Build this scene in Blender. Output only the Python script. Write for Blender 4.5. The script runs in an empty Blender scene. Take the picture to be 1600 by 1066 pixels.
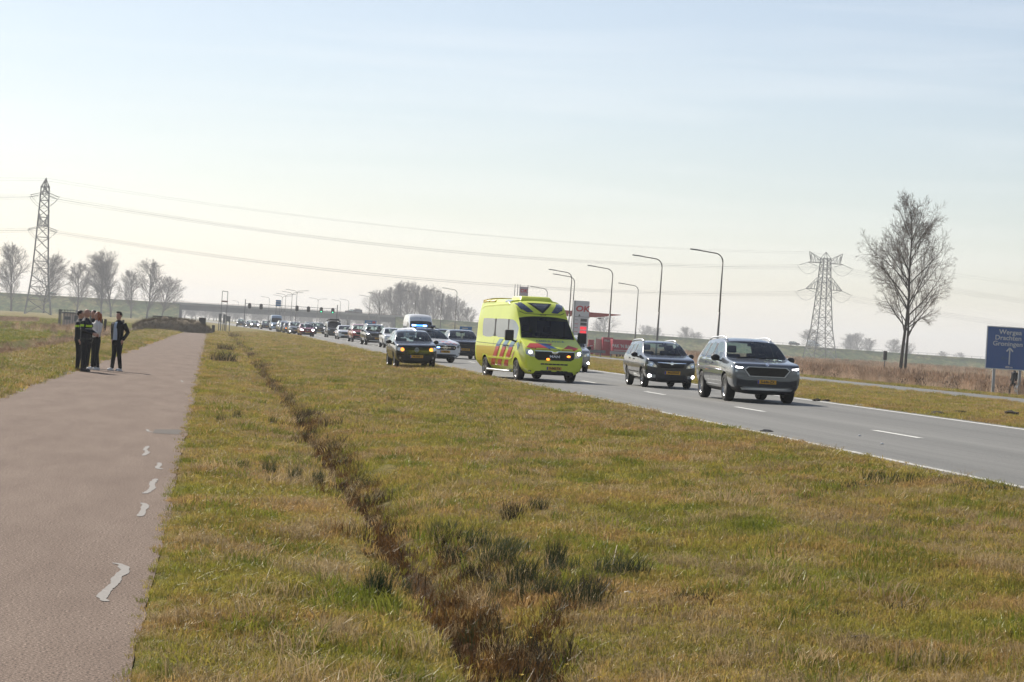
import bpy, bmesh, math, random
import numpy as np
from mathutils import Vector, Matrix, noise as mnoise
from mathutils.bvhtree import BVHTree

R = math.radians
random.seed(7)
rng = np.random.default_rng(7)
SC = bpy.context.scene
COL = SC.collection

# ---------------------------------------------------------------- camera
FOC, YAW, PITCH, ROLL, CAM_H = 3700.0, R(7.18), R(-0.115), R(3.4), 1.75
cam_data = bpy.data.cameras.new('camera')
cam = bpy.data.objects.new('camera', cam_data)
COL.objects.link(cam)
cam_data.sensor_width = 36.0
cam_data.lens = FOC / 1600.0 * 36.0
cam_data.clip_start = 0.1
cam_data.clip_end = 30000.0
CROT = (Matrix.Rotation(-YAW, 3, 'Z') @ Matrix.Rotation(R(90) + PITCH, 3, 'X') @ Matrix.Rotation(ROLL, 3, 'Z'))
cam.matrix_world = Matrix.Translation((0, 0, CAM_H)) @ CROT.to_4x4()
SC.camera = cam

# ---------------------------------------------------------------- sun and sky
SUN_EL, SUN_AZ = R(38), R(-27)          # azimuth from +Y, negative is to the left
sun_dir = Vector((math.sin(SUN_AZ) * math.cos(SUN_EL), math.cos(SUN_AZ) * math.cos(SUN_EL), math.sin(SUN_EL)))
sun_data = bpy.data.lights.new('sun', 'SUN')
sun_data.energy = 5.0
sun_data.angle = R(0.53)
sun_data.color = (1.0, 0.93, 0.82)
sun = bpy.data.objects.new('sun', sun_data)
COL.objects.link(sun)
sun.rotation_euler = (-sun_dir).to_track_quat('-Z', 'Y').to_euler()

world = bpy.data.worlds.new('World')
SC.world = world
world.use_nodes = True
wn, wl = world.node_tree.nodes, world.node_tree.links
wn.clear()
w_out = wn.new('ShaderNodeOutputWorld')
w_bg = wn.new('ShaderNodeBackground')
w_sky = wn.new('ShaderNodeTexSky')
w_sky.sky_type = 'NISHITA'
w_sky.sun_disc = False
w_sky.sun_elevation = SUN_EL
w_sky.sun_rotation = SUN_AZ
w_sky.altitude = 0
w_sky.air_density = 1.0
w_sky.dust_density = 0.55
w_sky.ozone_density = 2.0
w_bg.inputs['Strength'].default_value = 0.075
# thin high cirrus: streaks of whiter sky, stretched along the horizon
w_co = wn.new('ShaderNodeTexCoord')
w_map = wn.new('ShaderNodeMapping')
w_map.inputs['Scale'].default_value = (2.2, 2.2, 30.0)
w_map.inputs['Rotation'].default_value = (0.0, R(2.0), 0.0)
w_noi = wn.new('ShaderNodeTexNoise')
w_noi.inputs['Scale'].default_value = 2.0
w_noi.inputs['Detail'].default_value = 7.0
w_noi.inputs['Roughness'].default_value = 0.55
w_noi.inputs['Distortion'].default_value = 0.4
w_rmp = wn.new('ShaderNodeMapRange')
w_rmp.inputs['From Min'].default_value = 0.47
w_rmp.inputs['From Max'].default_value = 0.78
w_rmp.inputs['To Min'].default_value = 0.0
w_rmp.inputs['To Max'].default_value = 0.20
w_mix = wn.new('ShaderNodeMix')
w_mix.data_type = 'RGBA'
w_mix.inputs['B'].default_value = (11.5, 11.3, 11.2, 1)
w_hsv = wn.new('ShaderNodeHueSaturation')
w_hsv.inputs['Saturation'].default_value = 0.80
wl.new(w_co.outputs['Generated'], w_map.inputs['Vector'])
wl.new(w_map.outputs['Vector'], w_noi.inputs['Vector'])
wl.new(w_noi.outputs['Fac'], w_rmp.inputs['Value'])
wl.new(w_rmp.outputs['Result'], w_mix.inputs['Factor'])
wl.new(w_sky.outputs['Color'], w_hsv.inputs['Color'])
w_tint = wn.new('ShaderNodeMix')      # neutral air: takes the green cast off the low sky
w_tint.data_type = 'RGBA'
w_tint.blend_type = 'MULTIPLY'
w_tint.inputs['Factor'].default_value = 1.0
w_tint.inputs['B'].default_value = (1.02, .995, 1.01, 1)
wl.new(w_hsv.outputs['Color'], w_tint.inputs['A'])
wl.new(w_tint.outputs['Result'], w_mix.inputs['A'])
wl.new(w_mix.outputs['Result'], w_bg.inputs['Color'])
wl.new(w_bg.outputs['Background'], w_out.inputs['Surface'])

SC.view_settings.view_transform = 'Standard'
SC.view_settings.look = 'None'
SC.view_settings.gamma = 1.0
SC.view_settings.exposure = 0.48
SC.cycles.use_denoising = True
SC.cycles.max_bounces = 8
SC.cycles.transparent_max_bounces = 24
SC.cycles.volume_bounces = 0

# ---------------------------------------------------------------- pixel helpers (1600 x 1066 photograph)
def ray(u, v):
    return (CROT @ Vector((u - 800.0, -(v - 533.0), -FOC))).normalized()
def gnd(u, v, z=0.0):
    d = ray(u, v)
    t = (z - CAM_H) / d.z
    return Vector((0, 0, CAM_H)) + d * t
def at(u, v, Y):
    d = ray(u, v)
    return Vector((0, 0, CAM_H)) + d * (Y / d.y)

# ---------------------------------------------------------------- materials
MATS = {}
def mat(name, color, rough=0.6, metal=0.0, spec=0.5, coat=0.0, emit=None, estr=0.0, var=0.0, vscale=8.0, bump=0.0, bscale=40.0, alpha=1.0):
    if name in MATS:
        return MATS[name]
    m = bpy.data.materials.new(name)
    m.use_nodes = True
    nt = m.node_tree
    b = nt.nodes['Principled BSDF']
    c = (*color, 1.0)
    b.inputs['Base Color'].default_value = c
    b.inputs['Roughness'].default_value = rough
    b.inputs['Metallic'].default_value = metal
    b.inputs['Specular IOR Level'].default_value = spec
    b.inputs['Coat Weight'].default_value = coat
    b.inputs['Coat Roughness'].default_value = 0.05
    if emit:
        b.inputs['Emission Color'].default_value = (*emit, 1)
        b.inputs['Emission Strength'].default_value = estr
    co = None
    if var > 0 or bump > 0:
        co = nt.nodes.new('ShaderNodeTexCoord')
    if var > 0:
        n = nt.nodes.new('ShaderNodeTexNoise')
        n.inputs['Scale'].default_value = vscale
        n.inputs['Detail'].default_value = 6
        n.inputs['Roughness'].default_value = 0.65
        nt.links.new(co.outputs['Object'], n.inputs['Vector'])
        mr = nt.nodes.new('ShaderNodeMapRange')
        mr.inputs['From Min'].default_value = 0.25
        mr.inputs['From Max'].default_value = 0.75
        mr.inputs['To Min'].default_value = 1 - var
        mr.inputs['To Max'].default_value = 1 + var
        nt.links.new(n.outputs['Fac'], mr.inputs['Value'])
        vm = nt.nodes.new('ShaderNodeVectorMath')
        vm.operation = 'SCALE'
        vm.inputs[0].default_value = color
        nt.links.new(mr.outputs['Result'], vm.inputs['Scale'])
        nt.links.new(vm.outputs['Vector'], b.inputs['Base Color'])
    if bump > 0:
        n2 = nt.nodes.new('ShaderNodeTexNoise')
        n2.inputs['Scale'].default_value = bscale
        n2.inputs['Detail'].default_value = 4
        nt.links.new(co.outputs['Object'], n2.inputs['Vector'])
        bp = nt.nodes.new('ShaderNodeBump')
        bp.inputs['Strength'].default_value = bump
        bp.inputs['Distance'].default_value = 0.02
        nt.links.new(n2.outputs['Fac'], bp.inputs['Height'])
        nt.links.new(bp.outputs['Normal'], b.inputs['Normal'])
    MATS[name] = m
    return m

def ramp(nt, stops):
    r = nt.nodes.new('ShaderNodeValToRGB')
    e = r.color_ramp.elements
    e[0].position, e[0].color = stops[0][0], (*stops[0][1], 1)
    e[1].position, e[1].color = stops[-1][0], (*stops[-1][1], 1)
    for p, c in stops[1:-1]:
        k = e.new(p)
        k.color = (*c, 1)
    return r

def world_noise(nt, scale, detail=4, rough=0.6, vec=None, stretch=None):
    if vec is None:
        g = nt.nodes.new('ShaderNodeNewGeometry')
        vec = g.outputs['Position']
    if stretch:
        mp = nt.nodes.new('ShaderNodeMapping')
        mp.inputs['Scale'].default_value = stretch
        nt.links.new(vec, mp.inputs['Vector'])
        vec = mp.outputs['Vector']
    n = nt.nodes.new('ShaderNodeTexNoise')
    n.inputs['Scale'].default_value = scale
    n.inputs['Detail'].default_value = detail
    n.inputs['Roughness'].default_value = rough
    nt.links.new(vec, n.inputs['Vector'])
    return n

# ---------------------------------------------------------------- object helpers
def link(name, me, parent=None, smooth=None):
    o = bpy.data.objects.new(name, me)
    COL.objects.link(o)
    if parent:
        o.parent = parent
    return o
def mesh(name, verts, faces, m=None, smooth=False):
    me = bpy.data.meshes.new(name)
    me.from_pydata([tuple(v) for v in verts], [], faces)
    if m:
        me.materials.append(m)
    if smooth:
        me.polygons.foreach_set('use_smooth', [True] * len(me.polygons))
    me.update()
    return me
def tag(o, label=None, cat=None, group=None, kind=None):
    if label: o['label'] = label
    if cat: o['category'] = cat
    if group: o['group'] = group
    if kind: o['kind'] = kind
    return o
def thing(name, label, cat, loc=(0, 0, 0), rz=0.0, group=None):
    o = bpy.data.objects.new(name, None)
    COL.objects.link(o)
    o.location = loc
    o.rotation_euler = (0, 0, rz)
    return tag(o, label, cat, group)
def copy_tree(o, parent=None):
    c = o.copy()
    COL.objects.link(c)
    c.parent = parent
    for ch in list(o.children):
        copy_tree(ch, c)
    return c

class MB:
    """collects shapes into one mesh"""
    def __init__(s):
        s.v, s.f = [], []
    def add(s, vs, fs):
        b = len(s.v)
        s.v += [tuple(v) for v in vs]
        s.f += [tuple(i + b for i in f) for f in fs]
        return s
    def box(s, c, d, mtx=None):
        x, y, z = d[0] / 2, d[1] / 2, d[2] / 2
        vs = [Vector((sx * x, sy * y, sz * z)) for sz in (-1, 1) for sy in (-1, 1) for sx in (-1, 1)]
        if mtx is not None:
            vs = [mtx @ v for v in vs]
        vs = [v + Vector(c) for v in vs]
        return s.add(vs, [(0, 2, 3, 1), (4, 5, 7, 6), (0, 1, 5, 4), (2, 6, 7, 3), (0, 4, 6, 2), (1, 3, 7, 5)])
    def bar(s, a, b, w, h=None):
        a, b = Vector(a), Vector(b)
        h = h or w
        d = b - a
        q = d.to_track_quat('Z', 'Y').to_matrix()
        return s.box((a + b) / 2, (w, h, d.length), q)
    def tube(s, pts, rad, n=8, cap=True):
        pts = [Vector(p) for p in pts]
        if not hasattr(rad, '__len__'):
            rad = [rad] * len(pts)
        vs, fs = [], []
        up = None
        for i, p in enumerate(pts):
            if i == 0: t = pts[1] - p
            elif i == len(pts) - 1: t = p - pts[i - 1]
            else: t = pts[i + 1] - pts[i - 1]
            t = t.normalized()
            if up is None:
                up = Vector((0, 0, 1)) if abs(t.z) < 0.9 else Vector((1, 0, 0))
            a = t.cross(up)
            if a.length < 1e-6: a = t.orthogonal()
            a.normalize()
            b = a.cross(t).normalized()
            up = b
            for k in range(n):
                an = 2 * math.pi * k / n
                vs.append(p + (a * math.cos(an) + b * math.sin(an)) * rad[i])
        for i in range(len(pts) - 1):
            for k in range(n):
                k2 = (k + 1) % n
                fs.append((i * n + k, i * n + k2, (i + 1) * n + k2, (i + 1) * n + k))
        if cap:
            fs.append(tuple(range(n - 1, -1, -1)))
            fs.append(tuple((len(pts) - 1) * n + k for k in range(n)))
        return s.add(vs, fs)
    def lathe(s, prof, n=24, axis='Z', c=(0, 0, 0)):
        """prof: (radius, height) list"""
        vs, fs = [], []
        for r, h in prof:
            for k in range(n):
                a = 2 * math.pi * k / n
                if axis == 'Z': p = (r * math.cos(a), r * math.sin(a), h)
                elif axis == 'X': p = (h, r * math.cos(a), r * math.sin(a))
                else: p = (r * math.cos(a), h, r * math.sin(a))
                vs.append(Vector(p) + Vector(c))
        for i in range(len(prof) - 1):
            for k in range(n):
                k2 = (k + 1) % n
                fs.append((i * n + k, i * n + k2, (i + 1) * n + k2, (i + 1) * n + k))
        return s.add(vs, fs)
    def ellipsoid(s, c, r, n=12, m=8):
        vs, fs = [], []
        for i in range(m + 1):
            th = math.pi * i / m
            for k in range(n):
                a = 2 * math.pi * k / n
                vs.append((c[0] + r[0] * math.sin(th) * math.cos(a), c[1] + r[1] * math.sin(th) * math.sin(a), c[2] + r[2] * math.cos(th)))
        for i in range(m):
            for k in range(n):
                k2 = (k + 1) % n
                fs.append((i * n + k, (i + 1) * n + k, (i + 1) * n + k2, i * n + k2))
        return s.add(vs, fs)
    def mesh(s, name, m, smooth=False):
        return mesh(name, s.v, s.f, m, smooth)
    def build(s, name, m, parent=None, smooth=False):
        return link(name, s.mesh(name, m, smooth), parent)

def bevelled(me, w=0.01, seg=2):
    bm = bmesh.new()
    bm.from_mesh(me)
    bmesh.ops.remove_doubles(bm, verts=bm.verts, dist=1e-5)
    bmesh.ops.bevel(bm, geom=list(bm.edges), offset=w, segments=seg, profile=0.5, affect='EDGES', clamp_overlap=True)
    bm.to_mesh(me)
    bm.free()
    return me

FONT = None
_txt = {}
def text_polys(s, size, bold=0.0, align='CENTER', shear=0.0, extrude=0.0):
    """lettering as (verts, faces) in the x,y plane"""
    key = (s, size, bold, align, shear, extrude)
    if key in _txt:
        return _txt[key]
    cu = bpy.data.curves.new('lettering', 'FONT')
    cu.body = s
    cu.size = size
    cu.align_x = align
    cu.align_y = 'CENTER'
    cu.offset = bold
    cu.shear = shear
    cu.extrude = extrude
    cu.resolution_u = 3
    o = bpy.data.objects.new('lettering', cu)
    COL.objects.link(o)
    dg = bpy.context.evaluated_depsgraph_get()
    me = bpy.data.meshes.new_from_object(o.evaluated_get(dg))
    vs = [v.co.copy() for v in me.vertices]
    fs = [tuple(p.vertices) for p in me.polygons]
    bpy.data.objects.remove(o)
    bpy.data.curves.remove(cu)
    bpy.data.meshes.remove(me)
    _txt[key] = (vs, fs)
    return vs, fs
def lettering(name, s, size, m, parent, mtx, bold=0.0, align='CENTER', shear=0.0, sx=1.0):
    vs, fs = text_polys(s, size, bold, align, shear, 0.002)
    return link(name, mesh(name, [mtx @ Vector((v.x * sx, v.y, v.z)) for v in vs], fs, m), parent)
# ================================================================ the setting: ground, path, roads
PROF = [(-6000, -.1), (-300, -.1), (-60, -.1), (-22, -.05), (-14, -.05), (-11.0, -.12), (-9.9, -.75), (-8.8, -.8), (-7.6, -.2), (-6.6, .05), (-5.4, .05), (-4.25, .02),
        (-4.05, -.05), (-.38, -.05), (-.24, .015), (.3, .02), (.9, .0), (1.28, -.02), (1.40, -.16), (1.48, -.44), (1.68, -.46), (1.90, -.24), (2.30, -.06), (2.9, .02), (4, .06), (5.5, .14), (7.5, .25),
        (8.6, .33), (9.2, .335), (9.36, .27), (17.35, .35), (17.6, .43), (19, .42), (22, .30), (27, .12), (34, .10), (36.0, .12), (36.4, .02), (41.4, .02), (41.8, .10),
        (46, .02), (49, -.25), (56, -.25), (70, -.1), (120, -.1), (400, -.1), (6000, -.1)]
PX = np.array([p[0] for p in PROF]); PZ = np.array([p[1] for p in PROF])
def bend(Y):
    Y = np.asarray(Y, float)
    return np.where(Y > 330, -0.022 * (Y - 330), 0.0)
def ground_z(X, Y):
    return float(np.interp(X - float(bend(Y)), PX, PZ))
def road_z(X):
    return 0.335 + (X - 9.3) * 0.0115

def lump(x, y):
    """little unevenness of the turf, metres"""
    a = mnoise.noise(Vector((x * .9, y * .35, 0))) * .055
    b = mnoise.noise(Vector((x * 2.6, y * 1.4, 7))) * .04
    return a + b
def soft(X):
    """1 on turf, 0 under the hard surfaces"""
    for a, b in ((-4.3, -.2), (9.1, 17.5), (36.1, 41.7)):
        d = max(a - X, X - b, 0.0) if not a < X < b else 0.0
        if d <= 0: return 0.0
        if d < .5: return d / .5
    return 1.0

def build_ground():
    xs = []
    knots = list(PX)
    fine = set(np.round(np.concatenate([np.arange(-14, -4.2, .4), np.arange(-.2, 9.3, .16), np.arange(17.6, 36, 1.0), np.arange(42, 60, 1.5)]), 3))
    xs = sorted(set(np.round(knots, 3)) | fine)
    ys = np.concatenate([[-3000, -300, -60, -10, 0, 5], np.arange(9, 30, .22), np.arange(30, 60, .6), np.arange(60, 140, 2.0), np.arange(140, 400, 8.0), np.arange(400, 1100, 40), [1200, 1500, 2500, 5000, 9000]])
    nx = len(xs)
    vs = []
    for y in ys:
        bx = float(bend(y))
        for x in xs:
            z = float(np.interp(x, PX, PZ))
            if 5 < y < 140 and -14 < x < 60:
                s = soft(x)
                if s > 0:
                    z += lump(x, y) * s
                # the ditch winds and is partly overgrown
                if .9 < x < 2.4:
                    z += .12 * max(0, mnoise.noise(Vector((0, y * .35, 3))))
            sx = 0.0
            if .6 < x < 3.0 and y < 140:
                sx = .22 * mnoise.noise(Vector((1.3, y * .16, 0)))* (1 - abs(x - 1.8) / 1.2)
            vs.append((x + bx * (1 if abs(x) < 100 else 0) + sx, y, z))
    fs = []
    for j in range(len(ys) - 1):
        for i in range(nx - 1):
            a = j * nx + i
            fs.append((a, a + 1, a + nx + 1, a + nx))
    me = mesh('ground', vs, fs, ground_material(), True)
    return tag(link('ground', me), kind='structure')

def ground_material():
    m = bpy.data.materials.new('turf')
    m.use_nodes = True
    nt = m.node_tree
    b = nt.nodes['Principled BSDF']
    b.inputs['Roughness'].default_value = 1.0
    b.inputs['Specular IOR Level'].default_value = 0.1
    n1 = world_noise(nt, 0.35, 4, 0.6)
    n2 = world_noise(nt, 3.2, 6, 0.7)
    n3 = world_noise(nt, 28.0, 4, 0.7)
    r1 = ramp(nt, [(0.34, (.135, .138, .030)), (0.5, (.190, .155, .048)), (0.66, (.230, .168, .070))])
    r2 = ramp(nt, [(0.3, (.45, .45, .40)), (0.5, (.95, .95, .9)), (0.7, (1.35, 1.25, 1.1))])
    r3 = ramp(nt, [(0.3, (.55, .55, .5)), (0.6, (1.15, 1.15, 1.1))])
    nt.links.new(n1.outputs['Fac'], r1.inputs['Fac'])
    nt.links.new(n2.outputs['Fac'], r2.inputs['Fac'])
    nt.links.new(n3.outputs['Fac'], r3.inputs['Fac'])
    m1 = nt.nodes.new('ShaderNodeMix'); m1.data_type = 'RGBA'; m1.blend_type = 'MULTIPLY'; m1.inputs['Factor'].default_value = 1
    m2 = nt.nodes.new('ShaderNodeMix'); m2.data_type = 'RGBA'; m2.blend_type = 'MULTIPLY'; m2.inputs['Factor'].default_value = 1
    nt.links.new(r1.outputs['Color'], m1.inputs['A']); nt.links.new(r2.outputs['Color'], m1.inputs['B'])
    nt.links.new(m1.outputs['Result'], m2.inputs['A']); nt.links.new(r3.outputs['Color'], m2.inputs['B'])
    # bare dark soil and rusty litter in the narrow ditch bottom (world X about 1.2 .. 2.1)
    g = nt.nodes.new('ShaderNodeNewGeometry')
    sep = nt.nodes.new('ShaderNodeSeparateXYZ')
    nt.links.new(g.outputs['Position'], sep.inputs['Vector'])
    lo = nt.nodes.new('ShaderNodeMapRange')
    lo.inputs['From Min'].default_value = -.10; lo.inputs['From Max'].default_value = -.30
    nt.links.new(sep.outputs['Z'], lo.inputs['Value'])
    soil = ramp(nt, [(0.35, (.030, .020, .012)), (0.65, (.105, .058, .026))])
    nt.links.new(n2.outputs['Fac'], soil.inputs['Fac'])
    xg = nt.nodes.new('ShaderNodeMath'); xg.operation = 'COMPARE'
    nt.links.new(sep.outputs['X'], xg.inputs[0]); xg.inputs[1].default_value = 1.7; xg.inputs[2].default_value = 1.4
    xm = nt.nodes.new('ShaderNodeMath'); xm.operation = 'MULTIPLY'
    nt.links.new(xg.outputs[0], xm.inputs[0]); nt.links.new(lo.outputs['Result'], xm.inputs[1])
    m3 = nt.nodes.new('ShaderNodeMix'); m3.data_type = 'RGBA'
    nt.links.new(xm.outputs[0], m3.inputs['Factor'])
    nt.links.new(m2.outputs['Result'], m3.inputs['A']); nt.links.new(soil.outputs['Color'], m3.inputs['B'])
    nt.links.new(m3.outputs['Result'], b.inputs['Base Color'])
    bp = nt.nodes.new('ShaderNodeBump'); bp.inputs['Strength'].default_value = .8; bp.inputs['Distance'].default_value = .06
    nt.links.new(n3.outputs['Fac'], bp.inputs['Height'])
    nt.links.new(bp.outputs['Normal'], b.inputs['Normal'])
    return m

def asphalt(name, lo, hi, speck, rough, streak=None, spec=.35, grain=48.0):
    m = bpy.data.materials.new(name)
    m.use_nodes = True
    nt = m.node_tree
    b = nt.nodes['Principled BSDF']
    b.inputs['Roughness'].default_value = rough
    b.inputs['Specular IOR Level'].default_value = spec
    n1 = world_noise(nt, 1.6, 6, 0.7, stretch=(1.0, streak or .18, 1))
    n2 = world_noise(nt, grain, 4, 0.85)
    r1 = ramp(nt, [(0.3, lo), (0.7, hi)])
    r2 = ramp(nt, [(0.40, (1 - speck,) * 3), (0.5, (1, 1, 1)), (0.62, (1 + speck * 1.9,) * 3)])
    nt.links.new(n1.outputs['Fac'], r1.inputs['Fac']); nt.links.new(n2.outputs['Fac'], r2.inputs['Fac'])
    mx = nt.nodes.new('ShaderNodeMix'); mx.data_type = 'RGBA'; mx.blend_type = 'MULTIPLY'; mx.inputs['Factor'].default_value = 1
    nt.links.new(r1.outputs['Color'], mx.inputs['A']); nt.links.new(r2.outputs['Color'], mx.inputs['B'])
    nt.links.new(mx.outputs['Result'], b.inputs['Base Color'])
    bp = nt.nodes.new('ShaderNodeBump'); bp.inputs['Strength'].default_value = .3; bp.inputs['Distance'].default_value = .006
    nt.links.new(n2.outputs['Fac'], bp.inputs['Height']); nt.links.new(bp.outputs['Normal'], b.inputs['Normal'])
    return m

def strip(name, x0, x1, y0, y1, zf, m, step=8.0, wob=0.0, parent=None, bent=True, seed=0):
    ys = list(np.arange(y0, min(y1, 60), .35 if wob else step)) + list(np.arange(max(y0, 60), y1, step)) + [y1]
    vs, fs = [], []
    for y in ys:
        bx = float(bend(y)) if bent else 0.0
        wa = wob * mnoise.noise(Vector((seed + 1.7, y * .55, 0))) + .4 * wob * mnoise.noise(Vector((seed + 4, y * 2.4, 0)))
        wb = wob * mnoise.noise(Vector((seed + 9.7, y * .55, 3))) + .4 * wob * mnoise.noise(Vector((seed + 14, y * 2.4, 0)))
        a, c = x0 + bx + wa, x1 + bx + wb
        vs += [(a, y, zf(x0)), (c, y, zf(x1))]
    for j in range(len(ys) - 1):
        fs.append((2 * j, 2 * j + 1, 2 * j + 3, 2 * j + 2))
    return link(name, mesh(name, vs, fs, m), parent)

ground = build_ground()

M_PATH = asphalt('path asphalt', (.125, .090, .070), (.172, .130, .103), .70, .90, spec=.10, grain=62.0)
M_ROAD = asphalt('road asphalt', (.100, .099, .092), (.168, .166, .154), .28, .72, streak=.012, spec=.3)
M_PAINT = mat('road paint', (.62, .62, .58), .7, var=.25, vscale=6)
M_WORN = mat('worn edge paint', (.42, .41, .38), .8, var=.35, vscale=5)

path = tag(strip('path', -4.12, -.30, -20, 283, lambda x: 0.0, M_PATH, 6, .05, bent=False), kind='structure')
side = [gnd(203, 517.5), gnd(272, 520), gnd(318, 520.5), gnd(330, 520.5)]
# branch of the path that leaves to the left at its far end
bm_v = [(-4.1, 278, .006), (-.32, 283, .006), (-.6, 292, .006), (-9, 291, .006), (-30, 300, .006), (-31, 294.5, .006), (-9, 285, .006)]
tag(link('path_branch', mesh('path_branch', bm_v, [(0, 1, 2, 3, 6), (3, 4, 5, 6)], M_PATH)), kind='structure')
road = tag(strip('road', 9.22, 17.45, -40, 1400, road_z, M_ROAD, 10, .03), kind='structure')
far_road = tag(strip('far_carriageway', 36.2, 41.5, -40, 1400, lambda x: .11, M_ROAD, 10, .03, seed=5), kind='structure')
ez = lambda x: road_z(x) + .004
strip('edge_line', 9.42, 9.56, -40, 700, ez, M_WORN, 10, .012, road, seed=2)
strip('edge_line', 16.98, 17.13, -40, 700, ez, M_PAINT, 10, 0, road)
strip('edge_line', 36.5, 36.63, -40, 700, lambda x: .114, M_PAINT, 10, 0, far_road)
# centre dashes, every 12 m and 3 m long; phase read off the photograph
d0 = gnd(1445, 685, road_z(12.7)).y
DX = gnd(1405, 679, road_z(12.7)).x
for k in range(-3, 40):
    y0 = d0 + 12.05 * k
    bx = float(bend(y0))
    a, c = DX - .07, DX + .07
    v = [(a + bx, y0, ez(a)), (c + bx, y0, ez(c)), (c + bx, y0 + 3.0, ez(c)), (a + bx, y0 + 3.0, ez(a))]
    link('lane_dash', mesh('lane_dash', v, [(0, 1, 2, 3)], M_PAINT), road)

# crack seals, patch and joint on the path (4 mm above it)
M_SEAL = mat('crack sealant', (.165, .150, .135), .75, var=.25, vscale=25)
M_SEAM = mat('pale joint', (.155, .12, .10), .9)
seals = [
    [(178, 880), (192, 884), (196, 893), (182, 903), (180, 912), (168, 922), (158, 934), (166, 941)],
    [(222, 786), (228, 790), (224, 797), (222, 803), (217, 808)],
    [(245, 748), (237, 756), (239, 763), (231, 769), (224, 772)],
    [(248, 723), (250, 727), (245, 731), (252, 734)],
    [(232, 697), (226, 703), (231, 707), (223, 713)],
    [(230, 671), (231, 674), (238, 676)], [(283, 594), (286, 598)],
]
for s in seals:
    pts = [gnd(u, v) for u, v in s]
    # smooth and widen
    L = []
    for i in range(len(pts) - 1):
        for t in np.linspace(0, 1, 6, endpoint=False):
            L.append(pts[i].lerp(pts[i + 1], t))
    L.append(pts[-1])
    if len(L) > 8:
        L = [sum(L[max(0, i - 1):i + 2], Vector()) / len(L[max(0, i - 1):i + 2]) for i in range(len(L))]
    vs, fs = [], []
    for i, p in enumerate(L):
        e = min(1, .35 + min(i, len(L) - 1 - i) / 3)
        w = (.030 + .020 * mnoise.noise(p * 7) + .012 * mnoise.noise(p * 23)) * e * (1.0 if len(s) > 3 else .8)
        # width is laid across the path: the mark runs mostly lengthwise
        vs += [(p.x - w, p.y - .02 * mnoise.noise(p * 5), .004), (p.x + w, p.y, .004)]
    for i in range(len(L) - 1):
        fs.append((2 * i, 2 * i + 1, 2 * i + 3, 2 * i + 2))
    link('crack_seal', mesh('crack_seal', vs, fs, M_SEAL), path)
def quad_on(name, uv, m, parent, z):
    link(name, mesh(name, [(*gnd(u, v, z).xy, z) for u, v in uv], [tuple(range(len(uv)))], m), parent)
quad_on('tar_patch', [(238, 677), (283, 679), (284, 671), (242, 671)], mat('patch asphalt', (.105, .092, .082), .9, spec=.15, var=.2, vscale=20), path, .003)
# ================================================================ vehicles
def paint(name, c, rough=.32, metal=.35):
    c = tuple(v * .72 for v in c) if max(c) < .5 else c
    return mat('paint ' + name, c, rough * .8, metal * 1.3, .5, coat=.8, var=.05, vscale=3)
def glass_mat(name, tint, gl=.22):
    if name in MATS: return MATS[name]
    m = bpy.data.materials.new(name)
    m.use_nodes = True
    nt = m.node_tree
    nt.nodes.clear()
    out = nt.nodes.new('ShaderNodeOutputMaterial')
    tr = nt.nodes.new('ShaderNodeBsdfTransparent'); tr.inputs['Color'].default_value = (*tint, 1)
    gl_ = nt.nodes.new('ShaderNodeBsdfGlossy'); gl_.inputs['Roughness'].default_value = .03; gl_.inputs['Color'].default_value = (.95, .98, 1, 1)
    fr = nt.nodes.new('ShaderNodeFresnel'); fr.inputs['IOR'].default_value = 1.52
    mx = nt.nodes.new('ShaderNodeMixShader')
    nt.links.new(fr.outputs['Fac'], mx.inputs['Fac']); nt.links.new(tr.outputs[0], mx.inputs[1]); nt.links.new(gl_.outputs[0], mx.inputs[2])
    nt.links.new(mx.outputs[0], out.inputs['Surface'])
    MATS[name] = m
    return m
G_CLEAR = glass_mat('car glass', (.74, .84, .82))
G_DARK = glass_mat('tinted glass', (.16, .19, .20))
M_FROST_SHEEN = mat('frosted and painted-reflection pane', (.31, .36, .38), .25, 0, .6, coat=.5)  # frosted rear panes; on the front doors this pale colour is a painted reflection
M_TRIM = mat('black plastic trim', (.018, .018, .02), .55, var=.15, vscale=12)
M_GLOSSB = mat('gloss black', (.006, .006, .007), .35, 0, .3, coat=.15)
M_TYRE = mat('tyre rubber', (.022, .021, .020), .85, var=.2, vscale=14)
M_RIM = mat('alloy rim', (.42, .42, .43), .32, .9)
M_RIMD = mat('steel rim', (.22, .22, .23), .4, .8)
M_CHROME = mat('chrome', (.80, .81, .83), .14, 1.0)
M_SATIN = mat('satin silver', (.60, .61, .62), .35, .9)
M_SEAT = mat('seat fabric', (.030, .030, .034), .9)
M_LINER = mat('cabin lining', (.055, .055, .058), .9)
M_LENS = mat('lamp lens', (.45, .48, .50), .12, .55, .5, coat=1.0)
M_LENSD = mat('smoked lamp lens', (.10, .105, .11), .10, .4, .5, coat=1.0)
M_DRL = mat('white running light', (.9, .9, .9), .2, emit=(1, .97, 1.0), estr=9.0)
M_BEAM = mat('headlamp beam', (.9, .9, .9), .2, emit=(1, .96, .98), estr=22.0)
M_ORANGE = mat('orange flasher', (.9, .4, .1), .2, emit=(1, .25, .02), estr=2.2)
M_AMBERH = mat('amber glow', (.9, .5, .2), .2, emit=(1, .28, .03), estr=1.7)
M_BLUE = mat('blue flasher', (.1, .25, .9), .2, emit=(.04, .20, 1.0), estr=3.0)
M_BLUEW = mat('blue white flasher', (.4, .55, 1), .2, emit=(.22, .45, 1.0), estr=4.5)
M_BLUEOFF = mat('blue lens', (.03, .045, .10), .12, 0, .6, coat=1.0)
M_PLATE = mat('yellow number plate', (.70, .36, .02), .45)
M_PLATEB = mat('plate blue band', (.02, .06, .35), .45)
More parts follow.
